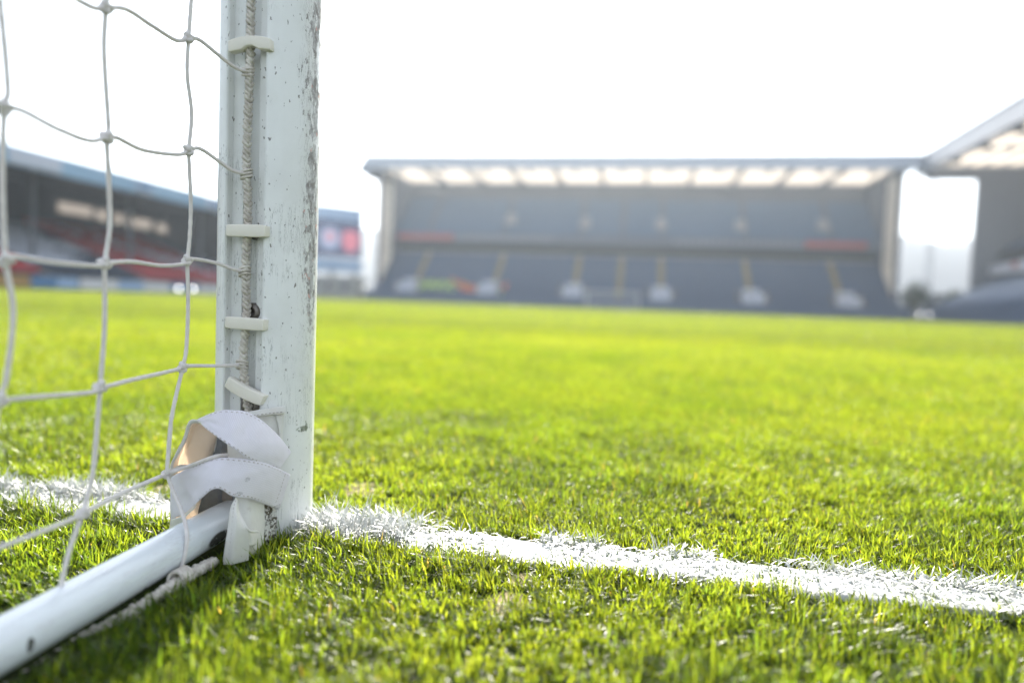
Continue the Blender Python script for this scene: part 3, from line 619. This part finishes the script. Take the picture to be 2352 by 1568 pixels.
for x0, sgn in ((XL + 1.5, 1), (XR - 1.6, -1)):
    w = MB(); xx0, xx1 = sorted((x0, x0 + sgn * .4))
    w.box(xx0, xx1, YF + 2.2, YF + 3.2, 0, 20.72).box(xx0, xx1, YF + 8.6, 123.2, 0, 20.72).box(xx0, xx1, YF + 3.2, YF + 8.6, 20.3, 20.72).hexa([(xx0, YF + 3.2, 0), (xx1, YF + 3.2, 0), (xx1, YF + 8.6, 0), (xx0, YF + 8.6, 0), (xx0, YF + 3.2, 2.6), (xx1, YF + 3.2, 2.6), (xx1, YF + 8.6, 7.2), (xx0, YF + 8.6, 7.2)])
    for z in np.arange(8, 20.2, 1.5): w.box(xx0 + .05, xx1 - .05, YF + 3.2, YF + 8.6, z - .06, z + .06)
    o = w.build('end_wall', M['clad'], far)
    MB().hexa([(xx0 + .15, YF + 3.2, 2.6), (xx1 - .15, YF + 3.2, 2.6), (xx1 - .15, YF + 8.6, 7.2), (xx0 + .15, YF + 8.6, 7.2), (xx0 + .15, YF + 3.2, 20.3), (xx1 - .15, YF + 3.2, 20.3), (xx1 - .15, YF + 8.6, 20.3), (xx0 + .15, YF + 8.6, 20.3)]).build('glazing', M['roofglow'], o)
    MB().hexa([(xx0, YF + .3, 20.3), (xx1, YF + .3, 20.3), (xx1, YF + 4, 19.3), (xx0, YF + 4, 19.3), (xx0, YF + .3, 20.9), (xx1, YF + .3, 20.9), (xx1, YF + 4, 20.7), (xx0, YF + 4, 20.72)]).build('roof_bracket', M['clad'], far)
P0, P1 = (106.6, .9), (116.2, 8.0)
def fx(px, py, y): return Wy(px, py, y)[0]
ais = [(fx(945, 655, 108), fx(985, 600, 115)), (fx(1130, 655, 108), fx(1155, 600, 115)), (fx(1318, 655, 108), fx(1330, 600, 115)), (fx(1424, 680, 108), fx(1424, 600, 115)), (fx(1518, 655, 108), fx(1520, 600, 115)), (fx(1727, 665, 108), fx(1711, 600, 115)), (fx(1938, 680, 108), fx(1908, 600, 115))]
ax = [(a + b) / 2 for a, b in ais]; ed = [XL + .6] + ax + [XR - .6]
for i in range(len(ed) - 1):
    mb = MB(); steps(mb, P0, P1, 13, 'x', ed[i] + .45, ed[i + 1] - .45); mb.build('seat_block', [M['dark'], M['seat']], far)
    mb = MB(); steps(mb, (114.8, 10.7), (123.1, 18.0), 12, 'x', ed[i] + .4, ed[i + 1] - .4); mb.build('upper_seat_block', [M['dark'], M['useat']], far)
for a in ax:
    mb = MB()
    for k in range(26):
        t = k / 26; yy = P0[0] + (P1[0] - P0[0]) * t; zz = P0[1] + (P1[1] - P0[1]) * t; mb.box(a - .44, a + .44, yy, yy + .37, zz - .5, zz + .30)
    mb.build('stairway', M['yellow'], far)
    mb = MB()
    for k in range(22):
        t = k / 22; yy = 114.8 + 8.3 * t; zz = 10.7 + 7.2 * t; mb.box(a - .38, a + .38, yy, yy + .38, zz - .5, zz + .2)
    mb.build('upper_stairway', M['clad'], far)
vx = [fx(935, 652, 107.4), fx(1120, 657, 107.4), fx(1315, 662, 107.4), fx(1518, 668, 107.4), fx(1730, 677, 107.4), fx(1950, 684, 107.4)]
for i, a in enumerate(vx):
    mb = MB().box(a - 1.6, a + 1.6, 106.5, 106.8, 1.0, 2.7, 0).box(a - 1.6, a - 1.3, 106.8, 109.6, 1.0, 2.7, 0).box(a + 1.3, a + 1.6, 106.8, 109.6, 1.0, 2.7, 0).box(a - 1.3, a + 1.3, 109.3, 109.6, 1.0, 3.6, 0).box(a - 1.6, a + 1.6, 106.45, 109.65, 2.7, 2.85, 0)
    o = mb.build('vomitory', M['whiteseat'], far)
    rl_ = MB()
    for dx in (-2.1, 2.1):
        rl_.bar((a + dx, 106.6, 1.2), (a + dx, 109.6, 3.6), .12, .12); rl_.bar((a + dx, 106.6, .8), (a + dx, 106.6, 2.0), .12, .12)
    rl_.box(a - .6, a + .6, 106.1, 106.4, 0, 1.0); rl_.build('handrail', M['yellow'], o)
for px, py in ((1175, 506), (1345, 514), (1518, 516), (1700, 520), (1890, 520)):
    c = Wy(px, py, 116.5); MB().box(c[0] - .6, c[0] + .6, 115.8, 117.8, c[2] - 1.3, c[2] + .3).box(c[0] - 1.0, c[0] + 1.0, 115.6, 115.8, c[2] - 1.5, c[2] - .5).build('upper_vomitory', M['steel'], far)
MB().box(XL + .4, XR - .4, 114.4, 114.75, 9.9, 11.4).build('balcony_front', M['clad'], far)
for a, b, mt in ((915, 1042, 'red'), (1850, 1993, 'red')):
    MB().box(fx(a, 540, 114.3), fx(b, 540, 114.3), 114.28, 114.38, 10.2, 11.2).build('advert_panel', M[mt], far)
for a, b in ((1050, 1270), (1550, 1840)):
    mb = MB(); x_ = fx(a, 545, 114.3); xe = fx(b, 545, 114.3)
    while x_ < xe: mb.box(x_, x_ + .55, 114.3, 114.38, 10.3, 10.95); x_ += 1.05
    mb.build('balcony_lettering', M['steel'], far)
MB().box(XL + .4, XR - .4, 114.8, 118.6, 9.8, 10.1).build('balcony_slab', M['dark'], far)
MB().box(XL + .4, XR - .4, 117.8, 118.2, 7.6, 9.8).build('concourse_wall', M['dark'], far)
mb = MB().box(XL + .6, XR - .6, 116.3, 116.5, 7.9, 8.6); mb.build('concourse_front', M['concrete'], far)
MB().box(XL + .3, XR - .3, 105.9, 106.4, 0, 1.5).build('front_wall', M['seat'], far)

# low stand on the left
lst = thing('grandstand', (-52, 60, 0), 'low old grandstand on the left with pale blue roof fascia and red seat blocks', 'grandstand')
Y0, Y1 = 12, 79
MB().box(-43.2, -42.8, Y0, Y1, 8.15, 9.4).build('fascia', M['bluefascia'], lst)
for a, b in ((20, 140), (315, 350), (478, 515)):
    ya, yb = on(0, a, 380, -42.75)[1], on(0, b, 450, -42.75)[1]
    s_ = MB().box(-42.78, -42.7, ya, yb, 8.25, 9.25).build('roof_sign', M['whiteseat'], lst)
    if b - a < 60: MB().box(-42.69, -42.66, (ya + yb) / 2 - .8, (ya + yb) / 2 + .8, 8.5, 9.1).build('emblem', M['bluebd'], s_)
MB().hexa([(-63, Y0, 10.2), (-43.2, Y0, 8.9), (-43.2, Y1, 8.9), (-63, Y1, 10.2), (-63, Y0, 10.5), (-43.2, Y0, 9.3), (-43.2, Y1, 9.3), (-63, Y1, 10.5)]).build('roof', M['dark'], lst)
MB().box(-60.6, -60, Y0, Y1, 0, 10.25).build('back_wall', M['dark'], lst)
MB().hexa([(-60, Y1 - .4, 0), (-43.4, Y1 - .4, 0), (-43.4, Y1, 0), (-60, Y1, 0), (-60, Y1 - .4, 10.2), (-43.4, Y1 - .4, 9.1), (-43.4, Y1, 9.1), (-60, Y1, 10.2)]).build('end_wall', M['dark'], lst)
for a, b in ((135, 212), (222, 250), (262, 282), (290, 348), (362, 400)):
    ya, yb = on(0, a, 500, -59.9)[1], on(0, b, 520, -59.9)[1]
    zc = on(0, (a + b) / 2, 491 + ((a + b) / 2 - 170) * .205, -59.9)[2]
    MB().box(-59.98, -59.9, ya, yb, zc - .5, zc + .5).build('window', M['lit'], lst)
for yy in np.arange(Y0 + 3, Y1, 11): MB().box(-49.2, -48.9, yy - .15, yy + .15, 1, 9.2).build('roof_column', M['steel'], lst)
def lcol(i, yy):
    base = 2 if (yy < 46 or 57 < yy < 74 or 84 < yy < 92) else 1
    t = vnoise(np.array([yy * .45]), np.array([i * .33 + 3]), 1, 90)[0]
    if base == 1 and 44 < yy < 60 and 2 <= i <= 11 and t > .42: return 3
    if 60 < yy < 72 and abs((yy - 60) / 12 - (11 - i) / 9) < .22 and t > .3: return 3
    if 73 < yy < 84 and t > .6 and i < 8: return 3
    return base
ye = [Y0 + 1, 30, 46.2, 57, 65.5, 74, Y1 - .6]
for a, b in zip(ye[:-1], ye[1:]):
    mb = MB(); steps(mb, (-45.4, .9), (-59.8, 6.0), 14, 'y', a + .4, b - .4, 1.0, lcol); mb.build('seat_block', [M['dark'], M['lseat'], M['redseat'], M['whiteseat']], lst)
    mb = MB()
    for k in range(28):
        t = k / 28; mb.box(-45.4 - 14.4 * t - .52, -45.4 - 14.4 * t, b - .39, b + .39, .2 + 5.1 * t, 1.05 + 5.1 * t)
    mb.build('stairway', M['concrete'], lst)
# touchline boards under the low stand
bd = [(-60, 70, 'gold', 'yellow advertising board at the left edge, below the red seats'), (72, 130, 'bluebd', 'blue advertising board between the yellow board and the pale one'), (132, 180, 'skyblue', 'light blue advertising board left of the second net cord'), (185, 272, 'white', 'long white advertising board below the navy seats'), (274, 330, 'skyblue', 'light blue advertising board right of the long white one'), (332, 392, 'white', 'white advertising board left of the twin bright discs'), (394, 455, 'bluebd', 'blue advertising board behind the twin bright discs'), (457, 520, 'white', 'white advertising board beside the goal post')]
for a, b, mt, lab in bd:
    ya, yb = on(0, a, 650, -44)[1], on(0, b, 660, -44)[1]; t = thing('advertising_board', (-44, (ya + yb) / 2, 0), lab, 'board', 'advertising boards along the left touchline')
    MB().box(-44.06, -44, ya, yb, .12, 1.0).build('panel', M[mt], t)
    for yy in (ya + .2, yb - .2): MB().box(-44.12, -44.06, yy - .04, yy + .04, 0, .95).bar((-44.08, yy, .6), (-44.7, yy, 0), .05, .05).build('brace', M['steel'], t)

# tall side stand on the right
YE = 106.5
rst = thing('grandstand', (38.6, YE, 0), 'tall grandstand along the right touchline with striped cream roof', 'grandstand')
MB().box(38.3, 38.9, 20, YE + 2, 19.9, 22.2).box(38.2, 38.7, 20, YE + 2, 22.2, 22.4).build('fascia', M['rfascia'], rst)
MB().box(38.9, 62, YE - .4, YE + .4, 19.1, 20.95).box(38.9, 62, YE + .4, YE + 2, 20.6, 21.0).build('roof_edge', M['clad'], rst)
for k, yy in enumerate(np.arange(22, YE - 5, 8.1)):
    yb = yy + 7.6 if yy + 12 < YE else YE - .6; pn = MB().box(39.2, 60, yy, yb, 20.9, 21.0).build('roof_panel', M['roofglow'], rst)
    pu = MB()
    for xx in np.arange(41, 60, 2.3): pu.box(xx - .17, xx + .17, yy, yb, 20.6, 20.88)
    pu.build('purlin', M['steel'], pn)
    MB().box(39, 60, yb + .16, yb + .34, 20.6, 20.89).build('roof_beam', M['steel'], rst)
    MB().box(39.2, 40.4, yy + 3, yy + 3.5, 19.7, 20.5).build('floodlight', M['dark'], rst)
fv = MB()
for k in range(34): fv.bar((39.6, 30 + k * 2.2, 21), (39.6, 30 + k * 2.2, 22.0 + .5 * (k % 3 == 1)), .1, .1)
fv.bar((39.6, 30, 21.9), (39.6, YE, 21.9), .08, .08); fv.build('roof_rail', M['steel'], rst)
xw = fx(2236, 500, YE) - .8
w = MB().box(xw, 62, YE - .3, YE + .3, 0, 20.2)
for xx in np.arange(xw + 1.2, 60, 1.6): w.box(xx, xx + .25, YE - .45, YE - .3, 6, 20.2)
w.build('end_wall', M['clad'], rst)
MB().box(61, 62, 20, YE - .4, 0, 20.2).build('back_wall', M['dark'], rst)
for a, b in ((30, 48), (48, 66), (66, 84), (84, YE - .8)):
    mb = MB(); steps(mb, (39.6, .9), (49.5, 6.2), 13, 'y', a + .4, b - .4); mb.build('seat_block', [M['dark'], M['seat']], rst)
    mb = MB(); steps(mb, (48.5, 9.4), (60.5, 16), 13, 'y', a + .4, b - .4); mb.build('upper_seat_block', [M['dark'], M['bluebd'] if False else M['seat']], rst)
MB().hexa([(47.8, 60, 6.8), (48.4, 60, 6.8), (48.4, YE - .5, 6.4), (47.8, YE - .5, 6.4), (47.8, 60, 9.2), (48.4, 60, 9.2), (48.4, YE - .5, 7.6), (47.8, YE - .5, 7.6)]).build('balcony_front', M['whiteseat'], rst)
for k in range(8): MB().box(47.7, 47.78, 70 + k * 4, 71.6 + k * 4, 7.0, 7.7).build('advert_panel', M['red'] if k % 2 else M['bluebd'], rst)
MB().box(39.2, 39.5, 28, YE - 1, 0, 1.4).build('front_wall', M['seat'], rst)

rst.location.x += .8; rst.rotation_euler.z = radians(-2.3); rst.scale.z = 1.045; far.scale.z = 1.055; lst.scale.z = 1.06
# ------------------------------------------------------------------ corner screen, mast, corner buildings, hills
scr = thing('video_screen', (-42, 108, 0), 'corner video screen showing two club crests behind the goal post', 'screen')
p0 = Wy(700, 480, 101); p1 = Wy(834, 480, 107.5)
d = V(p1[0] - p0[0], p1[1] - p0[1], 0); nrm = V(-d[1], d[0], 0) / np.linalg.norm(d)
if nrm[1] > 0: nrm = -nrm
zt = p1[2]
def slab(mb, s0, s1, z0, z1, o0, o1, m=0):
    q = [p0 * V(1, 1, 0) + d * s0 + nrm * o0, p0 * V(1, 1, 0) + d * s1 + nrm * o0, p0 * V(1, 1, 0) + d * s1 + nrm * o1, p0 * V(1, 1, 0) + d * s0 + nrm * o1]
    return mb.hexa([a + V(0, 0, z0) for a in q] + [a + V(0, 0, z1) for a in q], m)
slab(MB(), 0, 1, zt - 2.2, zt, -1, .1).build('header_panel', M['skyblue'], scr)
slab(MB(), 0, 1, zt - 8.2, zt - 2.25, -1, 0).build('display', M['screen'], scr)
slab(MB(), 0, 1, zt - 10.6, zt - 8.5, -1, .1).build('lower_panel', M['skyblue'], scr)
def disc(mb, s, zc, rx, rz, o, m=0, top=None):
    k = 24; c = p0 * V(1, 1, 0) + d * s + V(0, 0, zc); u = d / np.linalg.norm(d); v = []
    for oo in (o, o + .06):
        for i in range(k):
            a = 2 * pi * i / k; zz = sin(a) * rz
            if top: zz = min(zz, rz * top)
            v.append(c + u * cos(a) * rx + V(0, 0, zz) + nrm * oo)
    return mb.add(v, [tuple(range(k)), tuple(range(k, 2 * k))[::-1]] + [(i, (i + 1) % k, k + (i + 1) % k, k + i) for i in range(k)], m)
s1 = (757 - 700) / 133; s2 = (805 - 700) / 133
cr = disc(MB(), s1, zt - 5.3, 1.75, 1.9, .02).build('crest', M['crestw'], scr); disc(MB(), s1, zt - 5.0, .8, .85, .09).build('emblem', M['crestp'], cr)
disc(MB(), s2, zt - 5.3, 1.45, 2.1, .02, 0, .72).build('crest', M['crestr'], scr)
for s in (.1, .5, .9): slab(MB(), s - .03, s + .03, 0, zt - 10.6, -.8, -.3).build('leg', M['concrete'], scr)
def building(c0, c1, h, lab, mat):
    t = thing('building', ((c0[0] + c1[0]) / 2, (c0[1] + c1[1]) / 2, 0), lab, 'building')
    x0, x1 = sorted((c0[0], c1[0])); y0, y1 = sorted((c0[1], c1[1]))
    MB().box(x0, x1, y0, y1, 0, h).build('wall', mat, t); MB().box(x0 - .2, x1 + .2, y0 - .2, y1 + .2, h, h + .3).build('roof', M['clad'], t)
    nwin = max(2, int((x1 - x0) / 2.6))
    for k in range(nwin):
        xc = x0 + (k + .5) * (x1 - x0) / nwin; MB().box(xc - .6, xc + .6, y0 - .08, y0 - .01, h * .45, h * .8).build('window', M['dark'], t)
a = fx(700, 650, 116); b = fx(812, 650, 116); building((a, 116), (b, 122), 3.6, 'pale low building under the corner video screen', M['concrete'])
a = fx(2075, 650, 125); b = fx(2250, 650, 125); building((a, 125), (b, 133), 4.2, 'grey low building in the gap between two grandstands', M['steel'])
def small_tree(px, Y, h, lab):
    x_ = fx(px, 660, Y); t = thing('tree', (x_, Y, 0), lab, 'tree', 'trees in the gap between the stands'); q = random.Random(px)
    tk = MB().tube(catmull([(x_, Y, 0), (x_ + .1, Y, h * .3), (x_ - .1, Y + .1, h * .6), (x_, Y, h * .85)], 12), np.linspace(.22, .06, 12), 8)
    for k in range(6):
        a = k * 1.05; tk.tube(catmull([(x_, Y, h * (.35 + .06 * k)), (x_ + cos(a) * h * .12, Y + sin(a) * h * .12, h * (.5 + .06 * k)), (x_ + cos(a) * h * .24, Y + sin(a) * h * .24, h * (.58 + .06 * k))], 8), np.linspace(.08, .02, 8), 5)
    tk.build('trunk', M['bark'], t, True)
    cr_ = MB()
    for k in range(900):
        a, e, rr_ = q.random() * 6.28, q.random() * 2 - 1, q.random() ** .4; cx = V(cos(a) * sqrt(1 - e * e), sin(a) * sqrt(1 - e * e), e * 1.15) * rr_ * h * .32 * (.8 + .3 * sin(a * 3 + e * 4)); c_ = V(x_, Y, h * .66) + cx
        u = V(q.gauss(0, 1), q.gauss(0, 1), q.gauss(0, 1)); u /= np.linalg.norm(u); w_ = np.cross(u, V(.3, .5, .8)); w_ /= np.linalg.norm(w_); sz = .16 + .16 * q.random()
        cr_.add([c_ - u * sz, c_ + w_ * sz * .5, c_ + u * sz, c_ - w_ * sz * .5], [(0, 1, 2, 3)])
    cr_.build('crown', M['leaf'], t)
small_tree(2106, 122, 6.5, 'small dark tree beside the pillar of the far stand'); small_tree(2196, 123, 5.2, 'small dark tree close to the end wall of the right stand')
mst = thing('floodlight_mast', (fx(2142, 500, 138), 138, 0), 'thin pale mast standing in the gap between the two grandstands', 'mast')
mx = mst.location[0]
mb = MB()
for dx, dy in ((-.5, -.5), (.5, -.5), (.5, .5), (-.5, .5)): mb.bar((mx + dx, 138 + dy, 0), (mx + dx * .5, 138 + dy * .5, 26), .1, .1)
for k in range(18): mb.bar((mx - .5 + k * .012, 137.5, k * 1.4), (mx + .48 - k * .012, 137.5, k * 1.4 + 1.4), .05, .05)
mb.build('lattice', M['steel'], mst)
MB().box(mx - 3.2, mx + 1, 137.7, 137.95, 20.6, 20.8).build('arm', M['steel'], mst)
hx = np.linspace(-700, 900, 120); hy = np.array([330, 420, 520, 640]); hv = []
for j, yy in enumerate(hy):
    for xx in hx: hv.append((xx, yy, -2 if j == 0 else (24 + 13 * vnoise(np.array([xx]), np.array([yy]), .013, 5)[0] + 11 * vnoise(np.array([xx]), np.array([yy]), .05, 6)[0]) * (1 + .22 * j)))
tag(mk('hills', hv, [(j * 120 + i, j * 120 + i + 1, (j + 1) * 120 + i + 1, (j + 1) * 120 + i) for j in range(3) for i in range(119)], M['hill'], smooth=True), kind='structure')

# ------------------------------------------------------------------ far goal, balls, added glowing discs, fence of the gap
gx0, gx1, gy_ = fx(1346, 690, 97), fx(1467, 690, 97), 97
fg = thing('football_goal', ((gx0 + gx1) / 2, gy_, 0), 'distant white football goal in front of the far stand', 'goal')
def rod(a, b, r): return MB().tube([a, ((V(*a) + V(*b)) / 2), b], r, 12)
for xx in (gx0, gx1): rod((xx, gy_, 0), (xx, gy_, 2.5), .085).build('post', M['white'], fg, True)
rod((gx0 - .07, gy_, 2.44), (gx1 + .07, gy_, 2.44), .085).build('crossbar', M['white'], fg, True)
for xx in (gx0, gx1): rod((xx, gy_, 2.4), (xx, gy_ + 1.8, 2.3), .03).add(*tube([(xx, gy_ + 1.8, 2.3), (xx, gy_ + 1.9, 1.2), (xx, gy_ + 2, 0)], .03, 8)).build('stanchion', M['white'], fg, True)
mb = MB()
for k in range(37):
    xx = gx0 + (gx1 - gx0) * k / 36; mb.tube([(xx, gy_ + 2, .05), (xx, gy_ + 1.8, 2.3), (xx, gy_, 2.42)], .008, 4)
for k in range(13): mb.tube([(gx0, gy_ + 2 - .2 * k / 12, .05 + k * .185), ((gx0 + gx1) / 2, gy_ + 2 - .2 * k / 12, .05 + k * .185), (gx1, gy_ + 2 - .2 * k / 12, .05 + k * .185)], .008, 4)
mb.build('netting', M['white'], fg)
def ico_ball(c, r, name, lab, grp):
    t = thing(name, (c[0], c[1], 0), lab, 'ball', grp)
    prof = [(max(.0005, r * sin(a)), r - r * cos(a)) for a in np.linspace(0, pi, 13)]; v, f = lathe(prof, 20, (c[0], c[1], 0)); mk('shell', v, f, M['white'], t, True)
    mb = MB()
    for k in range(10):
        a = k * 2.4; e = -.6 + 1.3 * (k % 4) / 3; n_ = V(cos(a) * cos(e), sin(a) * cos(e), sin(e)); u = np.cross(n_, (0, 0, 1)); u /= np.linalg.norm(u); w_ = np.cross(n_, u)
        cc = V(c[0], c[1], r); v = [cc + (n_ * .95 + (u * cos(q) + w_ * sin(q)) * .33) * r * 1.012 / np.linalg.norm(n_ * .95 + (u * cos(q) + w_ * sin(q)) * .33) for q in np.arange(5) * 2 * pi / 5] + [cc + n_ * r * 1.02]
        mb.add(v, [(i, (i + 1) % 5, 5) for i in range(5)])
    mb.build('patch', M['dark'], t)
for (px, py, Y, lab) in ((1620, 716, 62, 'white football on the far grass right of the distant goal'), (1592, 712, 74, 'white football on the grass close to the distant goal'), (1440, 712, 60, 'white football on the grass in front of the distant goal'), (1645, 707, 80, 'white football furthest right of those by the distant goal'), (1180, 700, 66, 'white football on the grass in front of the seated crowd')):
    ico_ball((fx(px, py, Y), Y), .11, 'football', lab, 'footballs on the far grass')
def twin_glow(px, py, axis, val, r, lab, nl=2, gap=1.05, st=None):  # glowing discs on stalks, added for bright blurs of unknown source
    c = on(axis, px, py, val); t = thing('pitch_glow', (c[0], c[1], 0), lab, 'glow', 'added bright round glows at the pitch edge')
    side_ = _r0
    for k in range(nl):
        cc = c + side_ * (k - (nl - 1) / 2) * gap * 2 * r; cc[2] = max(cc[2], r + .05); to = CAM - cc; to[2] = 0; to /= np.linalg.norm(to); u = np.cross(to, (0, 0, 1)); q = 20; v = []
        for oo, r_2 in ((-.12, r * .6), (0, r), (.02, r)):
            v += [cc + to * oo + u * cos(2 * pi * i / q) * r_2 + V(0, 0, 1) * sin(2 * pi * i / q) * r_2 for i in range(q)]
        fcs = [(j * q + i, j * q + (i + 1) % q, (j + 1) * q + (i + 1) % q, (j + 1) * q + i) for j in range(2) for i in range(q)] + [tuple(range(q))]
        h_ = mk('disc_back', v, fcs, M['steel'], t)
        mk('lens', [cc + to * .021 + u * cos(2 * pi * i / q) * r * .9 + V(0, 0, 1) * sin(2 * pi * i / q) * r * .9 for i in range(q)] + [cc + to * .06], [(i, (i + 1) % q, q) for i in range(q)], M['glow'], h_)
        MB().bar((cc[0], cc[1], 0), (cc[0], cc[1], cc[2] - r * .9), .05, .05).build('stand', M['steel'], t)
twin_glow(427, 663, 0, -41, .12, 'added pair of bright round white glows low in front of the left stand', 2, 5.5)
twin_glow(2123, 722, 1, 96, .10, 'added pair of bright round white glows at the far right corner of the pitch', 2, 6.5)
twin_glow(840, 658, 1, 100, .10, 'single added bright round lamp by the left end of the far stand', 1)

# ------------------------------------------------------------------ seated people in bright vests at the foot of the far stand
def person_mesh(vest):
    """one continuous skinned body, seated, facing -y; hips at the origin height .47"""
    J = [(0, 0, .50), (0, .02, .68), (0, .03, .88), (0, .03, 1.0), (0, .01, 1.10), (0, 0, 1.2),
         (.11, -.02, .50), (.13, -.42, .52), (.13, -.44, .1), (.13, -.58, .06), (-.11, -.02, .50), (-.13, -.42, .52), (-.13, -.44, .1), (-.13, -.58, .06),
         (.19, .03, .92), (.25, -.05, .68), (.16, -.27, .60), (.12, -.36, .58), (-.19, .03, .92), (-.25, -.05, .68), (-.16, -.27, .60), (-.12, -.36, .58)]
    E = [(0, 1), (1, 2), (2, 3), (3, 4), (4, 5), (0, 6), (6, 7), (7, 8), (8, 9), (0, 10), (10, 11), (11, 12), (12, 13), (2, 14), (14, 15), (15, 16), (16, 17), (2, 18), (18, 19), (19, 20), (20, 21)]
    Rr = [.15, .14, .16, .065, .10, .085, .10, .075, .055, .05, .10, .075, .055, .05, .07, .05, .04, .035, .07, .05, .04, .035]
    me = bpy.data.meshes.new('body'); me.from_pydata(J, E, []); o = bpy.data.objects.new('body', me); COL.objects.link(o)
    o.modifiers.new('skin', 'SKIN'); me.skin_vertices[0].data[0].use_root = True
    for i, q in enumerate(Rr): me.skin_vertices[0].data[i].radius = (q, q * .85)
    dg = bpy.context.evaluated_depsgraph_get(); dg.update(); em = bpy.data.meshes.new_from_object(o.evaluated_get(dg)); bpy.data.objects.remove(o)
    em.materials.clear()
    for mt in (M['skin'], M['trouser'], vest): em.materials.append(mt)
    for p in em.polygons:
        c = p.center; p.use_smooth = True
        p.material_index = 0 if (c.z > 1.0 or (c.y < -.3 and .54 < c.z < .7 and abs(c.x) < .2 and c.z > .58)) else (1 if c.z < .56 else 2)
    em.name = 'body'; return em
vests = {'hiviz': person_mesh(M['hiviz']), 'orange': person_mesh(M['orange']), 'navy': person_mesh(M['navyc'])}
hv_, hf_ = lathe([(.03, .13), (.085, .1), (.105, .04), (.1, 0), (.09, -.05)], 14)
hair_me = None
labs = {'hiviz': ('person in yellow green vest seated low in the far stand', 'people in yellow green vests in the far stand'), 'orange': ('person in orange vest seated low in the far stand', 'people in orange vests in the far stand'), 'navy': ('person in dark jacket seated among the bright vests in the far stand', 'people in dark jackets in the far stand')}
def person(x_, y_, z_, kind):
    global hair_me
    t = thing('person', (x_, y_, z_), labs[kind][0], 'person', labs[kind][1]); t.rotation_euler.z = random.uniform(-.3, .3)
    o = bpy.data.objects.new('body', vests[kind]); COL.objects.link(o); o.parent = t
    if hair_me is None:
        h = mk('hair', [(a, b + .01, c + 1.18) for a, b, c in hv_], hf_, M['hair'], None, True); h.location = (0, 0, 0); hair_me = h.data; bpy.data.objects.remove(h)
    h = bpy.data.objects.new('hair', hair_me); COL.objects.link(h); h.parent = t
def row_pos(i): t = (i + .5) / 13; return P0[0] + (P1[0] - P0[0]) * (i + .6) / 13, P0[1] + (P1[1] - P0[1]) * i / 13
for px, i, kd in [(950, 1, 'navy')] + [(964 + 9.4 * k, 1 + (k % 2), 'hiviz') for k in range(10)] + [(970 + 9.6 * k, 2 + k % 2, 'hiviz') for k in range(8)] + [(968 + 11 * k, 3 - k % 2, 'hiviz') for k in range(7)] + [(1046 + 8 * k, 3 - k // 3, 'orange') for k in range(8)] + [(1052 + 9 * k, 2 - k // 4, 'orange') for k in range(6)] + [(1062 + 9.5 * k, 1, 'orange') for k in range(5)] + [(1066, 3, 'hiviz'), (1088, 1, 'navy'), (1158, 2, 'orange'), (1160, 3, 'orange'), (1148, 0, 'hiviz'), (1000, 4, 'navy'), (1030, 4, 'navy'), (1020, 0, 'navy'), (985, 0, 'navy'), (1040, 4, 'orange')]:
    y_, z_ = row_pos(i); person(fx(px, 660, y_) + random.uniform(-.15, .15), y_, z_ - .02, kd)

# ------------------------------------------------------------------ light, sky, camera
AZ = radians(7.0); EL = radians(35)      # sun ahead of the camera, a little left of the pitch axis
sd = V(-sin(AZ) * cos(EL), cos(AZ) * cos(EL), sin(EL))
L = bpy.data.lights.new('sun', 'SUN'); L.energy = 4.6; L.angle = radians(.53); L.color = (1, .94, .83)
lo = bpy.data.objects.new('sun', L); COL.objects.link(lo); lo.location = (0, 60, 60)
from mathutils import Vector, Matrix
lo.rotation_euler = Vector(sd).to_track_quat('Z', 'Y').to_euler()
W = bpy.data.worlds.new('World'); S.world = W; W.use_nodes = True; nt = W.node_tree; bg = nt.nodes['Background']
sk = nt.nodes.new('ShaderNodeTexSky'); sk.sky_type = 'NISHITA'; sk.sun_disc = False; sk.sun_elevation = EL; sk.sun_rotation = -AZ; sk.dust_density = 1.0; sk.air_density = 1.0; sk.altitude = 100
hs = nt.nodes.new('ShaderNodeHueSaturation'); hs.inputs['Saturation'].default_value = .40; nt.links.new(sk.outputs[0], hs.inputs['Color']); nt.links.new(hs.outputs[0], bg.inputs[0]); bg.inputs[1].default_value = .12
cam = bpy.data.cameras.new('camera'); cam.lens = 24; cam.sensor_width = 36; cam.sensor_fit = 'HORIZONTAL'; cam.clip_start = .01; cam.clip_end = 3000
co = bpy.data.objects.new('camera', cam); COL.objects.link(co)
mw = Matrix.Identity(4)
for i in range(3):
    mw[i][0], mw[i][1], mw[i][2], mw[i][3] = _R[i], _U[i], -_f[i], CAM[i]
co.matrix_world = mw; S.camera = co
cam.dof.use_dof = True; cam.dof.focus_distance = .758; cam.dof.aperture_fstop = 1.75; cam.dof.aperture_blades = 0
S.view_settings.view_transform = 'Standard'; S.view_settings.look = 'None'; S.view_settings.exposure = 1.58; S.view_settings.gamma = 1
S.render.engine = 'CYCLES'; S.cycles.use_denoising = True; S.cycles.max_bounces = 8; S.cycles.diffuse_bounces = 4; S.cycles.transmission_bounces = 6; S.cycles.sample_clamp_indirect = 8
S.render.film_transparent = False
